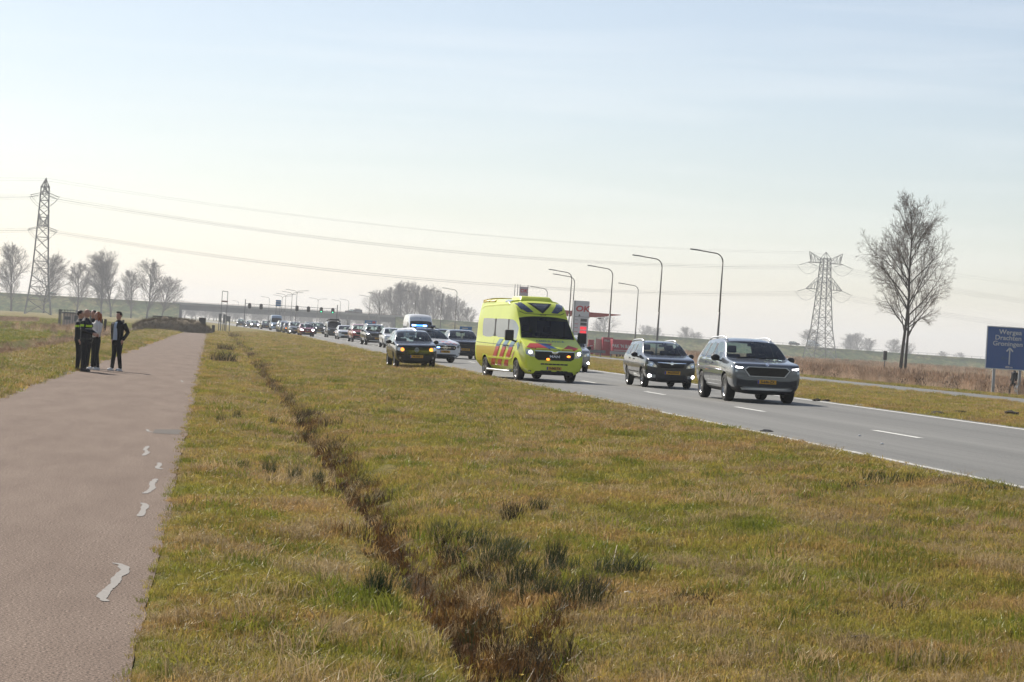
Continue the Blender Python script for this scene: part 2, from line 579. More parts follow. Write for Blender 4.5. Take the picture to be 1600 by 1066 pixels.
M_INK = mat('plate lettering', (.02, .02, .02), .6)
M_TAILR = mat('red lamp lens', (.40, .015, .015), .15, coat=.8)

RING_MID = 4
def ring(st):
    y, zb, belt, zw, top, w, ww, wt = st
    h = belt - zb
    c1, c2 = (.86, .985) if top > 2.2 else (.62, .93)
    return [(0, y, zb), (.74 * w, y, zb), (.955 * w, y, zb + .22 * h), (w, y, zb + .52 * h), (.99 * w, y, belt - .16 * h), (.955 * w, y, belt),
            (ww, y, zw), (wt, y, zw + (top - zw) * c1), (wt * .62, y, zw + (top - zw) * c2), (0, y, top)]
NR = 10
def car_shell(stations, regions, wheels, wr, W, sub=2, well=.30, cr=None, crs=None):
    """loft, smooth and cut the wheel wells; face material index: 0 paint 1 glass 2 trim 3 well 4 lower trim"""
    vs, fs, mi = [], [], []
    n = len(stations)
    full = []
    for st in stations:
        half = ring(st)
        idx = []
        for k, p in enumerate(half):
            idx.append(len(vs)); vs.append(p)
        left = [idx[0]]
        for k, p in enumerate(half):
            if k in (0, NR - 1): continue
            left.append(len(vs)); vs.append((-p[0], p[1], p[2]))
        left.append(idx[-1])
        full.append((idx, left))
    for i in range(n - 1):
        reg = regions[i]
        for side in (0, 1):
            a, b = full[i][side], full[i + 1][side]
            for k in range(NR - 1):
                q = (a[k], b[k], b[k + 1], a[k + 1]) if side == 0 else (a[k], a[k + 1], b[k + 1], b[k])
                t = 0
                if k in (0,): t = 2
                if k == 1: t = 4
                if k == 5:
                    if 'g' in reg: t = 1
                    elif 'p' in reg: t = 2
                if k in (7, 8) and ('w' in reg): t = 1
                if k in (7, 8) and ('k' in reg): t = 2
                fs.append(q); mi.append(t)
    for e, rev in ((0, False), (n - 1, True)):
        idx, left = full[e]
        loop = idx + left[-2:0:-1]
        fs.append(tuple(loop) if not rev else tuple(reversed(loop)))
        mi.append(0)
    me = mesh('shell', vs, fs)
    me.polygons.foreach_set('material_index', mi)
    # keep belt line and roof edge crisp
    bm = bmesh.new(); bm.from_mesh(me)
    cl = bm.edges.layers.float.new('crease_edge')
    bm.verts.ensure_lookup_table()
    for i in range(n - 1):
        for k, c in (cr or {5: .3, 7: .3}).items():
            for side in (0, 1):
                e = bm.edges.get((bm.verts[full[i][side][k]], bm.verts[full[i + 1][side][k]]))
                if e: e[cl] = c
    for i, c in (crs or {0: .5, 1: .25}).items():
        for side in (0, 1):
            for k in range(NR - 1):
                e = bm.edges.get((bm.verts[full[i][side][k]], bm.verts[full[i][side][k + 1]]))
                if e: e[cl] = c
    for e in bm.edges:
        mm = {f.material_index for f in e.link_faces}
        if 1 in mm and len(mm) > 1: e[cl] = .92
    bmesh.ops.recalc_face_normals(bm, faces=bm.faces)
    bm.to_mesh(me); bm.free()
    for k in range(5): me.materials.append(None)
    o = link('shell', me)
    sd = o.modifiers.new('sub', 'SUBSURF'); sd.levels = sub; sd.render_levels = sub
    cut = MB()
    for (y, x) in wheels:
        for s in (-1, 1):
            c0, c1 = s * (W + .25), s * (W - well)
            nn = 32
            a = [(c0, y + (wr + .055) * math.cos(2 * math.pi * k / nn), wr + (wr + .055) * math.sin(2 * math.pi * k / nn)) for k in range(nn)]
            b = [(c1, p[1], p[2]) for p in a]
            cut.add(a + b, [(k, (k + 1) % nn, nn + (k + 1) % nn, nn + k) for k in range(nn)] + [tuple(range(nn - 1, -1, -1)), tuple(range(nn, 2 * nn))])
    cm = cut.mesh('cutter', None)
    bm = bmesh.new(); bm.from_mesh(cm); bmesh.ops.recalc_face_normals(bm, faces=bm.faces); bm.to_mesh(cm); bm.free()
    for k in range(5): cm.materials.append(None)
    cm.polygons.foreach_set('material_index', [3] * len(cm.polygons))
    co = link('cutter', cm)
    bo = o.modifiers.new('cut', 'BOOLEAN'); bo.object = co; bo.operation = 'DIFFERENCE'; bo.solver = 'EXACT'
    try: bo.material_mode = 'INDEX'
    except Exception: pass
    dg = bpy.context.evaluated_depsgraph_get()
    out = bpy.data.meshes.new_from_object(o.evaluated_get(dg))
    bpy.data.objects.remove(o); bpy.data.objects.remove(co)
    bpy.data.meshes.remove(me); bpy.data.meshes.remove(cm)
    return out

def split_shell(me):
    """-> {tag: [ (verts, faces) islands ]} (islands only for glass)"""
    V = [v.co.copy() for v in me.vertices]
    by = {}
    for p in me.polygons:
        by.setdefault(p.material_index, []).append(tuple(p.vertices))
    def sub(fl):
        mp, vs, fs = {}, [], []
        for f in fl:
            g = []
            for i in f:
                if i not in mp:
                    mp[i] = len(vs); vs.append(V[i])
                g.append(mp[i])
            fs.append(tuple(g))
        return vs, fs
    out = {}
    for t, fl in by.items():
        if t not in (1, 3, 4):
            out[t] = [sub(fl)]; continue
        par = {}
        def find(a):
            while par.setdefault(a, a) != a: a = par[a]
            return a
        for f in fl:
            for i in f[1:]: par[find(i)] = find(f[0])
        gr = {}
        for f in fl: gr.setdefault(find(f[0]), []).append(f)
        out[t] = [sub(g) for g in gr.values()]
    return out

def shade(me, ang=35):
    me.polygons.foreach_set('use_smooth', [True] * len(me.polygons))
    try: me.set_sharp_from_angle(angle=R(ang))
    except Exception: pass
    return me

AX = {'F': (lambda u, v: (Vector((u, -6, v)), Vector((0, 1, 0)))), 'B': (lambda u, v: (Vector((u, 12, v)), Vector((0, -1, 0)))),
      'R': (lambda u, v: (Vector((6, u, v)), Vector((-1, 0, 0)))), 'L': (lambda u, v: (Vector((-6, u, v)), Vector((1, 0, 0)))),
      'T': (lambda u, v: (Vector((u, v, 8)), Vector((0, 0, -1))))}
def proj(bvh, ax, u, v, off):
    o, d = AX[ax](u, v)
    h = bvh.ray_cast(o, d)
    if h[0] is None:
        p = o + d * 6
        h2 = bvh.find_nearest(p)
        q = h2[0].copy() if h2[0] is not None else p
        if ax in 'FB': q = Vector((u, q.y, v))
        elif ax in 'RL': q = Vector((q.x, u, v))
        return q - d * off
    return h[0] - d * off
def patch(bvh, ax, poly, name, m, parent, off=.006, cell=.08, depth=None):
    """a panel of its own laid on the body: outline poly in the view along ax"""
    bm = bmesh.new()
    f = bm.faces.new([bm.verts.new((u, v, 0)) for u, v in poly])
    bmesh.ops.triangulate(bm, faces=[f])
    us = [p[0] for p in poly]; vv = [p[1] for p in poly]
    for k in range(1, int((max(us) - min(us)) / cell) + 1):
        bmesh.ops.bisect_plane(bm, geom=bm.verts[:] + bm.edges[:] + bm.faces[:], plane_co=(min(us) + k * cell, 0, 0), plane_no=(1, 0, 0))
    for k in range(1, int((max(vv) - min(vv)) / cell) + 1):
        bmesh.ops.bisect_plane(bm, geom=bm.verts[:] + bm.edges[:] + bm.faces[:], plane_co=(0, min(vv) + k * cell, 0), plane_no=(0, 1, 0))
    d = AX[ax](0, 0)[1]
    for v in bm.verts:
        v.co = proj(bvh, ax, v.co.x, v.co.y, off)
    be = [e for e in bm.edges if len(e.link_faces) == 1]
    r = bmesh.ops.extrude_edge_only(bm, edges=be)
    for g in r['geom']:
        if isinstance(g, bmesh.types.BMVert): g.co += d * (depth or off * 2.2)
    bmesh.ops.recalc_face_normals(bm, faces=bm.faces)
    me = bpy.data.meshes.new(name)
    bm.to_mesh(me); bm.free()
    me.materials.append(m)
    return link(name, me, parent)
def mirrored(poly):
    return [(-u, v) for u, v in reversed(poly)]
def word(bvh, ax, s, size, u0, v0, name, m, parent, off=.008, bold=0.0, flip=1, sx=1.0, shear=0.0):
    vs, fs = text_polys(s, size, bold, 'CENTER', shear)
    return link(name, mesh(name, [proj(bvh, ax, u0 + flip * v.x * sx, v0 + v.y, off) for v in vs], fs, m), parent)

def wheel_meshes(r, w, style, rim_m):
    key = (r, w, style, rim_m.name)
    if key in wheel_meshes.cache: return wheel_meshes.cache[key]
    t = MB()
    pr = r * .64
    prof = [(pr, -w / 2 + .02), (pr + .015, -w / 2), (r - .035, -w / 2), (r - .01, -w / 2 + .02), (r, -w / 2 + .05), (r, w / 2 - .05), (r - .01, w / 2 - .02), (r - .035, w / 2), (pr + .015, w / 2), (pr, w / 2 - .02), (pr - .03, 0), (pr, -w / 2 + .02)]
    t.lathe(prof, 32, 'X')
    q = MB()
    q.lathe([(pr, -w / 2 + .015), (pr * .97, -w / 2 + .03), (pr * .90, -w / 2 + .035), (pr * .9, w / 2 - .04), (pr * .97, w / 2 - .03), (pr, w / 2 - .015)], 32, 'X')
    q.lathe([(.001, w / 2 - .03), (.07, w / 2 - .035), (.075, w / 2 - .09), (.001, w / 2 - .1)], 14, 'X')
    ns = {'ten': 10, 'five': 5, 'steel': 8}[style]
    for k in range(ns):
        a = 2 * math.pi * k / ns
        sw = .035 if style == 'ten' else (.07 if style == 'five' else .09)
        dy, dz = math.cos(a), math.sin(a)
        q.bar((w / 2 - .05, dy * .05, dz * .05), (w / 2 - .045, dy * pr * .93, dz * pr * .93), sw, .03)
    dk = MB().lathe([(.001, w / 2 - .11), (pr * .9, w / 2 - .11)], 24, 'X')
    wheel_meshes.cache[key] = (shade(t.mesh('tyre', M_TYRE)), shade(q.mesh('rim', rim_m)), dk.mesh('brake_disc', M_RIMD))
    return wheel_meshes.cache[key]
wheel_meshes.cache = {}

def car(name, label, cat, spec, body_m, group=None, glass=None, side_glass=None, interior=True):
    """spec: stations, regions, wheels [(y)], wr, W; origin on the ground under the middle, front towards -Y"""
    root = thing(name, label, cat, group=group)
    L = spec['st'][-1][0]
    key = spec['key']
    sm = SHELLS.get(key)
    if sm is None:
        sm = car_shell(spec['st'], spec['rg'], [(y, 0) for y in spec['wy']], spec['wr'], spec['W'], well=spec.get('well', .30), cr=spec.get('cr'), crs=spec.get('crs'))
        for v in sm.vertices: v.co.y -= L / 2
        SHELLS[key] = sm
    bvh = BVHTree.FromPolygons([v.co for v in sm.vertices], [tuple(p.vertices) for p in sm.polygons])
    parts = split_shell(sm)
    names = {0: ('body', body_m), 2: ('black_trim', M_TRIM), 3: ('wheel_arch', M_TRIM), 4: ('sill', spec.get('sill', body_m))}
    for t, (nm, m) in names.items():
        if t in parts:
            for vs, fs in parts[t]:
                link(nm, shade(mesh(nm, vs, fs, m)), root)
    gm = glass or G_CLEAR
    for vs, fs in parts.get(1, []):
        c = sum(vs, Vector()) / len(vs)
        if abs(c.x) < .12: nm = 'windscreen' if c.y < 0 else 'rear_window'
        else: nm = 'side_window'
        link(nm, shade(mesh(nm, vs, fs, (side_glass or gm) if nm != 'windscreen' else gm)), root)
    # wheels
    ty, rm, bd = wheel_meshes(spec['wr'], spec.get('ww', .22), spec.get('rim', 'ten'), spec.get('rim_m', M_RIM))
    for y in spec['wy']:
        for s in (-1, 1):
            w = thing('wheel', None, None)
            w.parent = root
            w.location = (s * (spec['W'] - spec.get('win', .14)), y - L / 2, spec['wr'])
            w.rotation_euler = (0, 0, 0 if s > 0 else math.pi)
            link('tyre', ty, w); link('rim', rm, w); link('brake_disc', bd, w)
    # mirrors
    mx, my, mz, ms = spec['mirror']
    for s in (-1, 1):
        mb = MB().ellipsoid((s * mx, my - L / 2, mz), (.12 * ms, .075 * ms, .085 * ms * spec.get('mtall', 1)), 12, 8)
        mb.bar((s * (mx - .02), my - L / 2, mz - .04), (s * (mx - .22), my + .04 - L / 2, mz - .10), .05, .04)
        if spec.get('mtall', 1) > 1.2:
            mb = MB().box((s * mx, my - L / 2, mz), (.22 * ms, .14 * ms, .16 * ms * spec['mtall']))
            mb.bar((s * (mx - .05), my - L / 2, mz - .14), (s * (mx - .26), my + .06 - L / 2, mz - .20), .06, .06)
            link('mirror', shade(bevelled(mb.mesh('mirror', M_TRIM), .035, 2)), root)
            continue
        mb.build('mirror', spec.get('mirror_m', M_TRIM), root, True)
    # cabin
    if interior:
        yc, zc = spec['cabin']
        d = MB().box((0, yc - .62 - L / 2, zc - .02), (spec['W'] * 1.6, .35, .16))
        link('dashboard', bevelled(d.mesh('dashboard', M_LINER), .04), root)
        for s in (-1, 1):
            q = MB().box((s * .37, yc + .35 - L / 2, zc - .05), (.46, .14, .62)).box((s * .37, yc + .38 - L / 2, zc + .39), (.25, .1, .19)).box((s * .37, yc + .1 - L / 2, zc - .38), (.48, .5, .14))
            link('seat', bevelled(q.mesh('seat', M_SEAT), .04), root)
        q = MB().box((0, yc + 1.25 - L / 2, zc - .12), (1.25, .14, .5))
        for s in (-1, 1): q.box((s * .38, yc + 1.27 - L / 2, zc + .22), (.24, .09, .15))
        link('rear_bench', bevelled(q.mesh('rear_bench', M_SEAT), .04), root)
        sw = MB()
        sw.tube([(.37 + .18 * math.cos(a), yc - .35 - L / 2 + .05 * math.sin(a), zc + .05 + .17 * math.sin(a)) for a in np.linspace(0, 2 * math.pi, 17)], .014, 6, False)
        sw.build('steering_wheel', M_TRIM, root, True)
        mb = MB().box((0, yc - .28 - L / 2, spec['st'][6][4] - .10), (.22, .03, .07))
        link('inner_mirror', bevelled(mb.mesh('inner_mirror', M_TRIM), .01), root)
    root['_L'] = L
    return root, bvh, L
SHELLS = {}

def plate(bvh, root, txt, x, z, w=.50, h=.105):
    yb = min(proj(bvh, 'F', x + dx, z + dz, 0).y for dx in (-w / 2, 0, w / 2) for dz in (-h / 2, h / 2)) - .012
    p = link('number_plate', bevelled(MB().box((x, yb, z), (w, .012, h)).mesh('number_plate', M_PLATE), .003, 1), root)
    link('country_band', MB().box((x - w / 2 + .022, yb - .0075, z), (.04, .003, h - .008)).mesh('country_band', M_PLATEB), p)
    mtx = Matrix.Translation((x + .02, yb - .0095, z)) @ Matrix.Rotation(R(90), 4, 'X')
    lettering('lettering', txt, h * .95, M_INK, p, mtx, bold=.0025, sx=.92)
    return p
def seams(bvh, root, ys, z0, z1, L, m=None):
    for y in ys:
        for ax in 'LR':
            patch(bvh, ax, [(y - L / 2 - .005, z0), (y - L / 2 + .005, z0), (y - L / 2 + .005, z1), (y - L / 2 - .005, z1)], 'door_seam', m or M_TRIM, root, .002, .12, .003)
def handles(bvh, root, spots, L, m):
    for y, z in spots:
        for ax in 'LR':
            patch(bvh, ax, [(y - L / 2 - .10, z - .018), (y - L / 2 + .10, z - .022), (y - L / 2 + .10, z + .018), (y - L / 2 - .10, z + .016)], 'door_handle', m, root, .03, .1, .03)
def rails(bvh, root, y0, y1, L, m, x):
    for s in (-1, 1):
        pts = []
        for t in np.linspace(0, 1, 12):
            y = y0 + (y1 - y0) * t - L / 2
            p = proj(bvh, 'T', s * x, y, 0)
            up = .055 * min(1, 9 * min(t, 1 - t))
            pts.append((p.x, y, p.z + up - .005))
        MB().tube(pts, .022, 8).build('roof_rail', m, root, True)
def arc(cx, cz, r, a0, a1, n=14):
    return [(cx + r * math.cos(R(a)), cz + r * math.sin(R(a))) for a in np.linspace(a0, a1, n)]
def disc(bvh, root, ax, cx, cz, r, name, m, off=.012, rz=None):
    return patch(bvh, ax, [(cx + r * math.cos(a), cz + (rz or r) * math.sin(a)) for a in np.linspace(0, 2 * math.pi, 16, endpoint=False)], name, m, root, off, .2)
def sweep(bvh, root, ax, pts, w, name, m, off=.01):
    """a thin strip along a polyline on the body"""
    n = len(pts)
    L_, R_ = [], []
    for i in range(n):
        a = pts[max(0, i - 1)]; b = pts[min(n - 1, i + 1)]
        dx, dz = b[0] - a[0], b[1] - a[1]
        l = math.hypot(dx, dz) or 1
        L_.append((pts[i][0] - dz / l * w / 2, pts[i][1] + dx / l * w / 2)); R_.append((pts[i][0] + dz / l * w / 2, pts[i][1] - dx / l * w / 2))
    vs, fs = [], []
    d = AX[ax](0, 0)[1]
    for i in range(n):
        p = proj(bvh, ax, *L_[i], off); q = proj(bvh, ax, *R_[i], off)
        vs += [p, q, p + d * off * 2, q + d * off * 2]
    for i in range(n - 1):
        a, b = 4 * i, 4 * i + 4
        fs += [(a, a + 1, b + 1, b), (a, b, b + 2, a + 2), (a + 1, a + 3, b + 3, b + 1)]
    return link(name, mesh(name, vs, fs, m, False), root)

# ---- body outlines: y, underside, belt, window top, roof, half widths (belly, window top, roof edge)
def S(y, zb, belt, top, w, wt, zw=None, ww=None):
    zw = belt + (top - belt) * .84 if zw is None else zw
    return (y, zb, belt, zw, top, w, ww if ww is not None else wt * 1.05, wt)
SUV = dict(key='suv', W=.94, wr=.365, wy=(.93, 3.72), ww=.24, rim='ten', mirror=(1.03, 1.62, 1.13, 1.05), cabin=(2.15, .98), sill=M_TRIM,
    st=[S(0, .34, .90, .96, .80, .70), S(.035, .24, .95, 1.01, .89, .80), S(.16, .21, .99, 1.05, .935, .85), S(.75, .22, 1.02, 1.10, .94, .83), S(1.18, .22, 1.05, 1.14, .94, .82),
        S(1.55, .22, 1.07, 1.39, .94, .76), S(1.95, .22, 1.08, 1.60, .94, .68), S(2.2, .22, 1.08, 1.655, .94, .66), S(2.62, .22, 1.09, 1.68, .94, .655), S(2.72, .22, 1.09, 1.68, .94, .655),
        S(3.42, .22, 1.10, 1.665, .935, .645), S(3.52, .22, 1.10, 1.66, .93, .64), S(4.05, .23, 1.13, 1.63, .92, .62), S(4.15, .24, 1.14, 1.62, .915, .615), S(4.40, .26, 1.12, 1.56, .90, .60), S(4.62, .30, 1.08, 1.16, .88, .74), S(4.69, .40, .95, 1.02, .80, .66)],
    rg=['', '', '', '', 'w', 'wg', 'g', 'g', 'p', 'g', 'p', 'g', 'p', '', 'w', ''])
EST = dict(key='estate', W=.83, wr=.305, wy=(.84, 3.30), ww=.19, rim='five', mirror=(.92, 1.50, 1.02, .95), cabin=(1.95, .88),
    st=[S(0, .30, .76, .82, .66, .56), S(.045, .21, .83, .89, .765, .67), S(.18, .18, .885, .945, .815, .72), S(.65, .18, .92, 1.00, .825, .72), S(1.05, .18, .96, 1.05, .83, .71),
        S(1.40, .18, .98, 1.27, .83, .66), S(1.80, .18, .985, 1.43, .83, .60), S(2.0, .18, .985, 1.47, .83, .585), S(2.32, .18, .99, 1.49, .83, .58), S(2.41, .18, .99, 1.49, .83, .58),
        S(3.02, .18, 1.0, 1.485, .825, .57), S(3.12, .18, 1.0, 1.48, .82, .565), S(3.75, .19, 1.02, 1.46, .81, .55), S(3.85, .20, 1.02, 1.455, .805, .55), S(4.02, .22, 1.0, 1.40, .79, .54), S(4.18, .28, .95, 1.03, .77, .66), S(4.24, .36, .84, .90, .70, .58)],
    rg=['', '', '', '', 'w', 'wg', 'g', 'g', 'p', 'g', 'p', 'g', 'p', '', 'w', ''])
HAT = dict(key='hatch', W=.84, wr=.305, wy=(.82, 3.29), ww=.19, rim='five', mirror=(.93, 1.48, 1.00, .95), cabin=(1.95, .88),
    st=[S(0, .30, .76, .81, .68, .58), S(.045, .21, .82, .87, .78, .68), S(.18, .18, .87, .925, .825, .73), S(.65, .18, .91, .98, .84, .74), S(1.02, .18, .95, 1.03, .84, .73),
        S(1.40, .18, .97, 1.26, .84, .67), S(1.80, .18, .98, 1.42, .84, .61), S(2.0, .18, .98, 1.455, .84, .595), S(2.32, .18, .985, 1.475, .84, .59), S(2.41, .18, .99, 1.475, .84, .59),
        S(2.95, .18, 1.0, 1.465, .835, .58), S(3.05, .18, 1.0, 1.46, .83, .58), S(3.35, .19, 1.02, 1.43, .82, .57), S(3.45, .20, 1.02, 1.42, .815, .565), S(3.58, .22, 1.0, 1.38, .80, .555), S(3.84, .28, .95, 1.00, .78, .68), S(3.92, .36, .80, .86, .72, .6)],
    rg=['', '', '', '', 'w', 'wg', 'g', 'g', 'p', 'g', 'p', 'g', 'p', '', 'w', ''])
MPV = dict(key='mpv', W=.90, wr=.325, wy=(.92, 3.65), ww=.21, rim='ten', mirror=(.99, 1.62, 1.06, 1.0), cabin=(2.05, .95),
    st=[S(0, .30, .76, .82, .70, .60), S(.05, .20, .83, .89, .825, .72), S(.22, .17, .90, .97, .885, .78), S(.75, .17, .95, 1.03, .90, .79), S(1.15, .17, .99, 1.08, .90, .77),
        S(1.55, .17, 1.01, 1.33, .90, .71), S(2.0, .17, 1.02, 1.51, .90, .64), S(2.2, .17, 1.02, 1.545, .90, .63), S(2.52, .17, 1.03, 1.565, .90, .625), S(2.61, .17, 1.03, 1.565, .90, .625),
        S(3.3, .17, 1.04, 1.54, .895, .61), S(3.4, .17, 1.05, 1.535, .89, .61), S(3.8, .18, 1.07, 1.50, .88, .60), S(3.9, .20, 1.07, 1.485, .87, .595), S(4.08, .22, 1.04, 1.42, .86, .58), S(4.34, .28, .98, 1.05, .84, .70), S(4.42, .36, .85, .90, .76, .62)],
    rg=['', '', '', '', 'w', 'wg', 'g', 'g', 'p', 'g', 'p', 'g', 'p', '', 'w', ''])
VAN = dict(key='van', cr={1: .4, 2: .3, 5: .3, 6: .45, 7: .92}, crs={0: .5, 1: .3, 14: .4, 15: .6, 16: .6}, W=1.02, wr=.345, wy=(1.0, 4.64), ww=.23, rim='steel', win=.15, mirror=(1.24, 1.05, 1.45, 1.25), mtall=1.75, cabin=(1.75, 1.30),
    st=[S(0, .34, .94, 1.00, .88, .80), S(.035, .25, 1.0, 1.06, .965, .88), S(.16, .22, 1.07, 1.14, 1.01, .92), S(.55, .22, 1.21, 1.30, 1.02, .92), S(.78, .22, 1.27, 1.39, 1.02, .91),
        S(1.12, .22, 1.31, 1.78, 1.02, .86), S(1.42, .22, 1.33, 2.11, 1.02, .84, 1.90, .90), S(1.70, .22, 1.34, 2.44, 1.02, .84, 1.97, .935), S(2.05, .22, 1.34, 2.60, 1.02, .84, 1.98, .955), S(2.14, .22, 1.34, 2.61, 1.02, .84, 1.98, .955),
        S(3.6, .22, 1.34, 2.63, 1.02, .84, 1.98, .955), S(3.68, .22, 1.34, 2.63, 1.02, .84, 1.98, .955), S(5.2, .24, 1.34, 2.62, 1.02, .84, 1.98, .955), S(5.35, .24, 1.34, 2.62, 1.02, .84, 1.98, .955), S(5.86, .28, 1.34, 2.60, 1.00, .82, 1.96, .93), S(5.96, .34, 1.30, 2.52, .98, .78, 1.95, .90), S(6.0, .45, 1.2, 2.4, .93, .72, 1.9, .82)],
    rg=['', '', '', '', 'w', 'wg', 'g', 'g', 'p', '', '', '', '', '', '', ''])
AMB = dict(VAN, key='ambulance', rg=['', '', '', '', 'w', 'wg', 'g', 'g', 'p', 'g', 'p', 'g', '', '', '', ''])
BUS = dict(key='small_van', cr={1: .4, 2: .3, 5: .3, 6: .3, 7: .5}, crs={0: .5, 1: .3, 14: .4, 15: .6, 16: .6}, W=.92, wr=.32, wy=(.95, 3.85), ww=.21, rim='steel', mirror=(1.02, 1.35, 1.22, 1.1), mtall=1.3, cabin=(1.85, 1.12),
    st=[S(0, .34, .86, .92, .76, .66), S(.04, .24, .92, .98, .86, .77), S(.18, .2, 1.0, 1.07, .91, .82), S(.65, .2, 1.06, 1.15, .92, .82), S(.98, .2, 1.10, 1.21, .92, .81),
        S(1.30, .2, 1.13, 1.50, .92, .77), S(1.65, .2, 1.14, 1.76, .92, .74, 1.60, .80), S(1.9, .2, 1.15, 1.86, .92, .72, 1.62, .80), S(2.3, .2, 1.15, 1.89, .92, .72, 1.63, .80), S(2.4, .2, 1.15, 1.89, .92, .72, 1.63, .80),
        S(3.3, .2, 1.15, 1.89, .92, .72, 1.63, .80), S(3.4, .2, 1.15, 1.89, .92, .72, 1.63, .80), S(4.4, .22, 1.15, 1.88, .91, .72, 1.63, .79), S(4.5, .22, 1.15, 1.88, .91, .72, 1.63, .79), S(4.76, .26, 1.14, 1.85, .90, .70, 1.6, .78), S(4.84, .3, 1.1, 1.78, .87, .66, 1.56, .74), S(4.88, .4, 1.0, 1.7, .8, .58, 1.5, .66)],
    rg=['', '', '', '', 'w', 'wg', 'g', 'g', 'p', '', '', '', '', '', '', ''])

def place(root, X, Y, yaw=0.0, dz=0.0):
    """front bumper middle at X, Y; yaw in degrees, positive turns the nose to the right of the picture"""
    L = root['_L']
    a = R(yaw)
    c = Vector((X, Y)) + Vector((-math.sin(a), math.cos(a))) * (L / 2)
    zc = road_z(c.x - float(bend(c.y)))
    lx = c.x - float(bend(c.y))
    if lx < 9.0: zc = ground_z(c.x, c.y) + .02
    root.location = (c.x, c.y, zc + dz)
    root.rotation_euler = (0, -.0115 if lx > 9.0 else -.04, a)
    del root['_L']
# ---------------------------------------------------------------- grey SUV
P_GREY = paint('steel grey', (.185, .205, .230))
P_ANTH = paint('anthracite', (.040, .045, .055))
P_BLACK = paint('black', (.012, .013, .015))
P_WHITE = paint('white', (.72, .73, .74), .3, 0)
P_SILVER = paint('silver', (.36, .37, .38))
P_RED = paint('red', (.48, .015, .020), .3, .1)
P_DRED = paint('dark red', (.36, .022, .024), .3, .2)
P_VANG = paint('warm grey', (.10, .10, .095))
P_LBLUE = paint('pale blue', (.30, .40, .50), .35, .1)
P_DBLUE = paint('dark blue', (.02, .03, .06))
P_YEL = mat('lime yellow paint', (.70, .78, .05), .38, 0, .5, coat=.6, var=.04, vscale=2)
P_MUST = mat('reflective yellow film', (.58, .43, .015), .42, 0, .5, coat=.3)
F_RED = mat('red film', (.52, .030, .020), .42, 0, .5, coat=.3)
F_BLUE = mat('blue film', (.012, .075, .26), .42, 0, .5, coat=.3)
F_LBLUE = mat('light blue film', (.16, .30, .42), .42, 0, .5, coat=.3)
F_PINK = mat('faded red film', (.62, .34, .24), .45, 0, .5, coat=.3)

M_GFR = mat('grille frame metal', (.42, .43, .45), .3, .7)
M_EMB = mat('emblem silver', (.40, .44, .50), .4, .2)
def new_suv(label, pm, group, txt, drl=M_DRL, chrome=M_CHROME):
    root, bvh, L = car('car', label, 'car', SUV, pm, group)
    g = [(-.52, .945), (.52, .945), (.62, .87), (.48, .685), (-.48, .685), (-.62, .87)]
    fr = patch(bvh, 'F', g, 'grille_frame', M_GFR, root, .014, .1)
    patch(bvh, 'F', [(x * .945, .812 + (z - .812) * .86) for x, z in g], 'grille', M_GLOSSB, root, .024, .1)
    hl = [(-.90, 1.0), (-.66, .975), (-.64, .90), (-.76, .885), (-.90, .925)]
    dr = [(-.90, .945), (-.66, .918), (-.66, .898), (-.78, .888), (-.90, .922)]
    fg = [(-.90, .85), (-.80, .845), (-.80, .79), (-.90, .795)]
    it = [(-.90, .655), (-.60, .585), (.60, .585), (.90, .655), (.88, .46), (.55, .42), (-.55, .42), (-.88, .46)]
    for f in (lambda p: p, mirrored):
        h = patch(bvh, 'F', f(hl), 'headlight', M_LENSD, root, .010, .06)
        patch(bvh, 'F', f(dr), 'running_light', drl, h, .016, .06)
        patch(bvh, 'F', f(fg), 'fog_light', M_LENS, root, .010, .06)
    patch(bvh, 'F', it, 'air_intake', M_TRIM, root, .008, .1)
    patch(bvh, 'F', [(-.70, .385), (.70, .385), (.66, .33), (-.66, .33)], 'skid_plate', M_SATIN if chrome is M_CHROME else M_TRIM, root, .012, .1)
    disc(bvh, root, 'F', 0, 1.0, .04, 'emblem', M_CHROME, .012)
    plate(bvh, root, txt, .0, .555)
    seams(bvh, root, (1.52, 2.68, 3.50), .36, 1.05, L)
    handles(bvh, root, ((2.50, .99), (3.32, 1.0)), L, pm)
    for ax in 'LR':
        patch(bvh, ax, [(1.36 - L / 2, .34), (3.28 - L / 2, .36), (3.28 - L / 2, .43), (1.36 - L / 2, .41)], 'sill_strip', M_SATIN, root, .012, .2)
        sweep(bvh, root, ax, [(y - L / 2, 1.065 + .02 * (y - 1.6) / 2) for y in np.linspace(1.6, 4.1, 12)], .022, 'window_trim', M_CHROME, .008)
    rails(bvh, root, 2.05, 4.25, L, M_SATIN, .60)
    wp = MB()
    for x0, x1 in ((-.55, -.02), (.05, .60)):
        wp.tube([proj(bvh, 'F', x0 + (x1 - x0) * t, 1.165 + .03 * t, .012) for t in np.linspace(0, 1, 6)], .010, 5)
    wp.build('wiper', M_TRIM, root)
    return root


G_QUEUE = 'vehicles on the approaching carriageway'
kod = new_suv('steel grey SUV with chrome-framed grille, nearest of the approaching cars', P_GREY, G_QUEUE, 'S-646-ZX')
w = gnd(1136, 626, .39)
place(kod, w.x + .83, w.y - .93, 1.0)

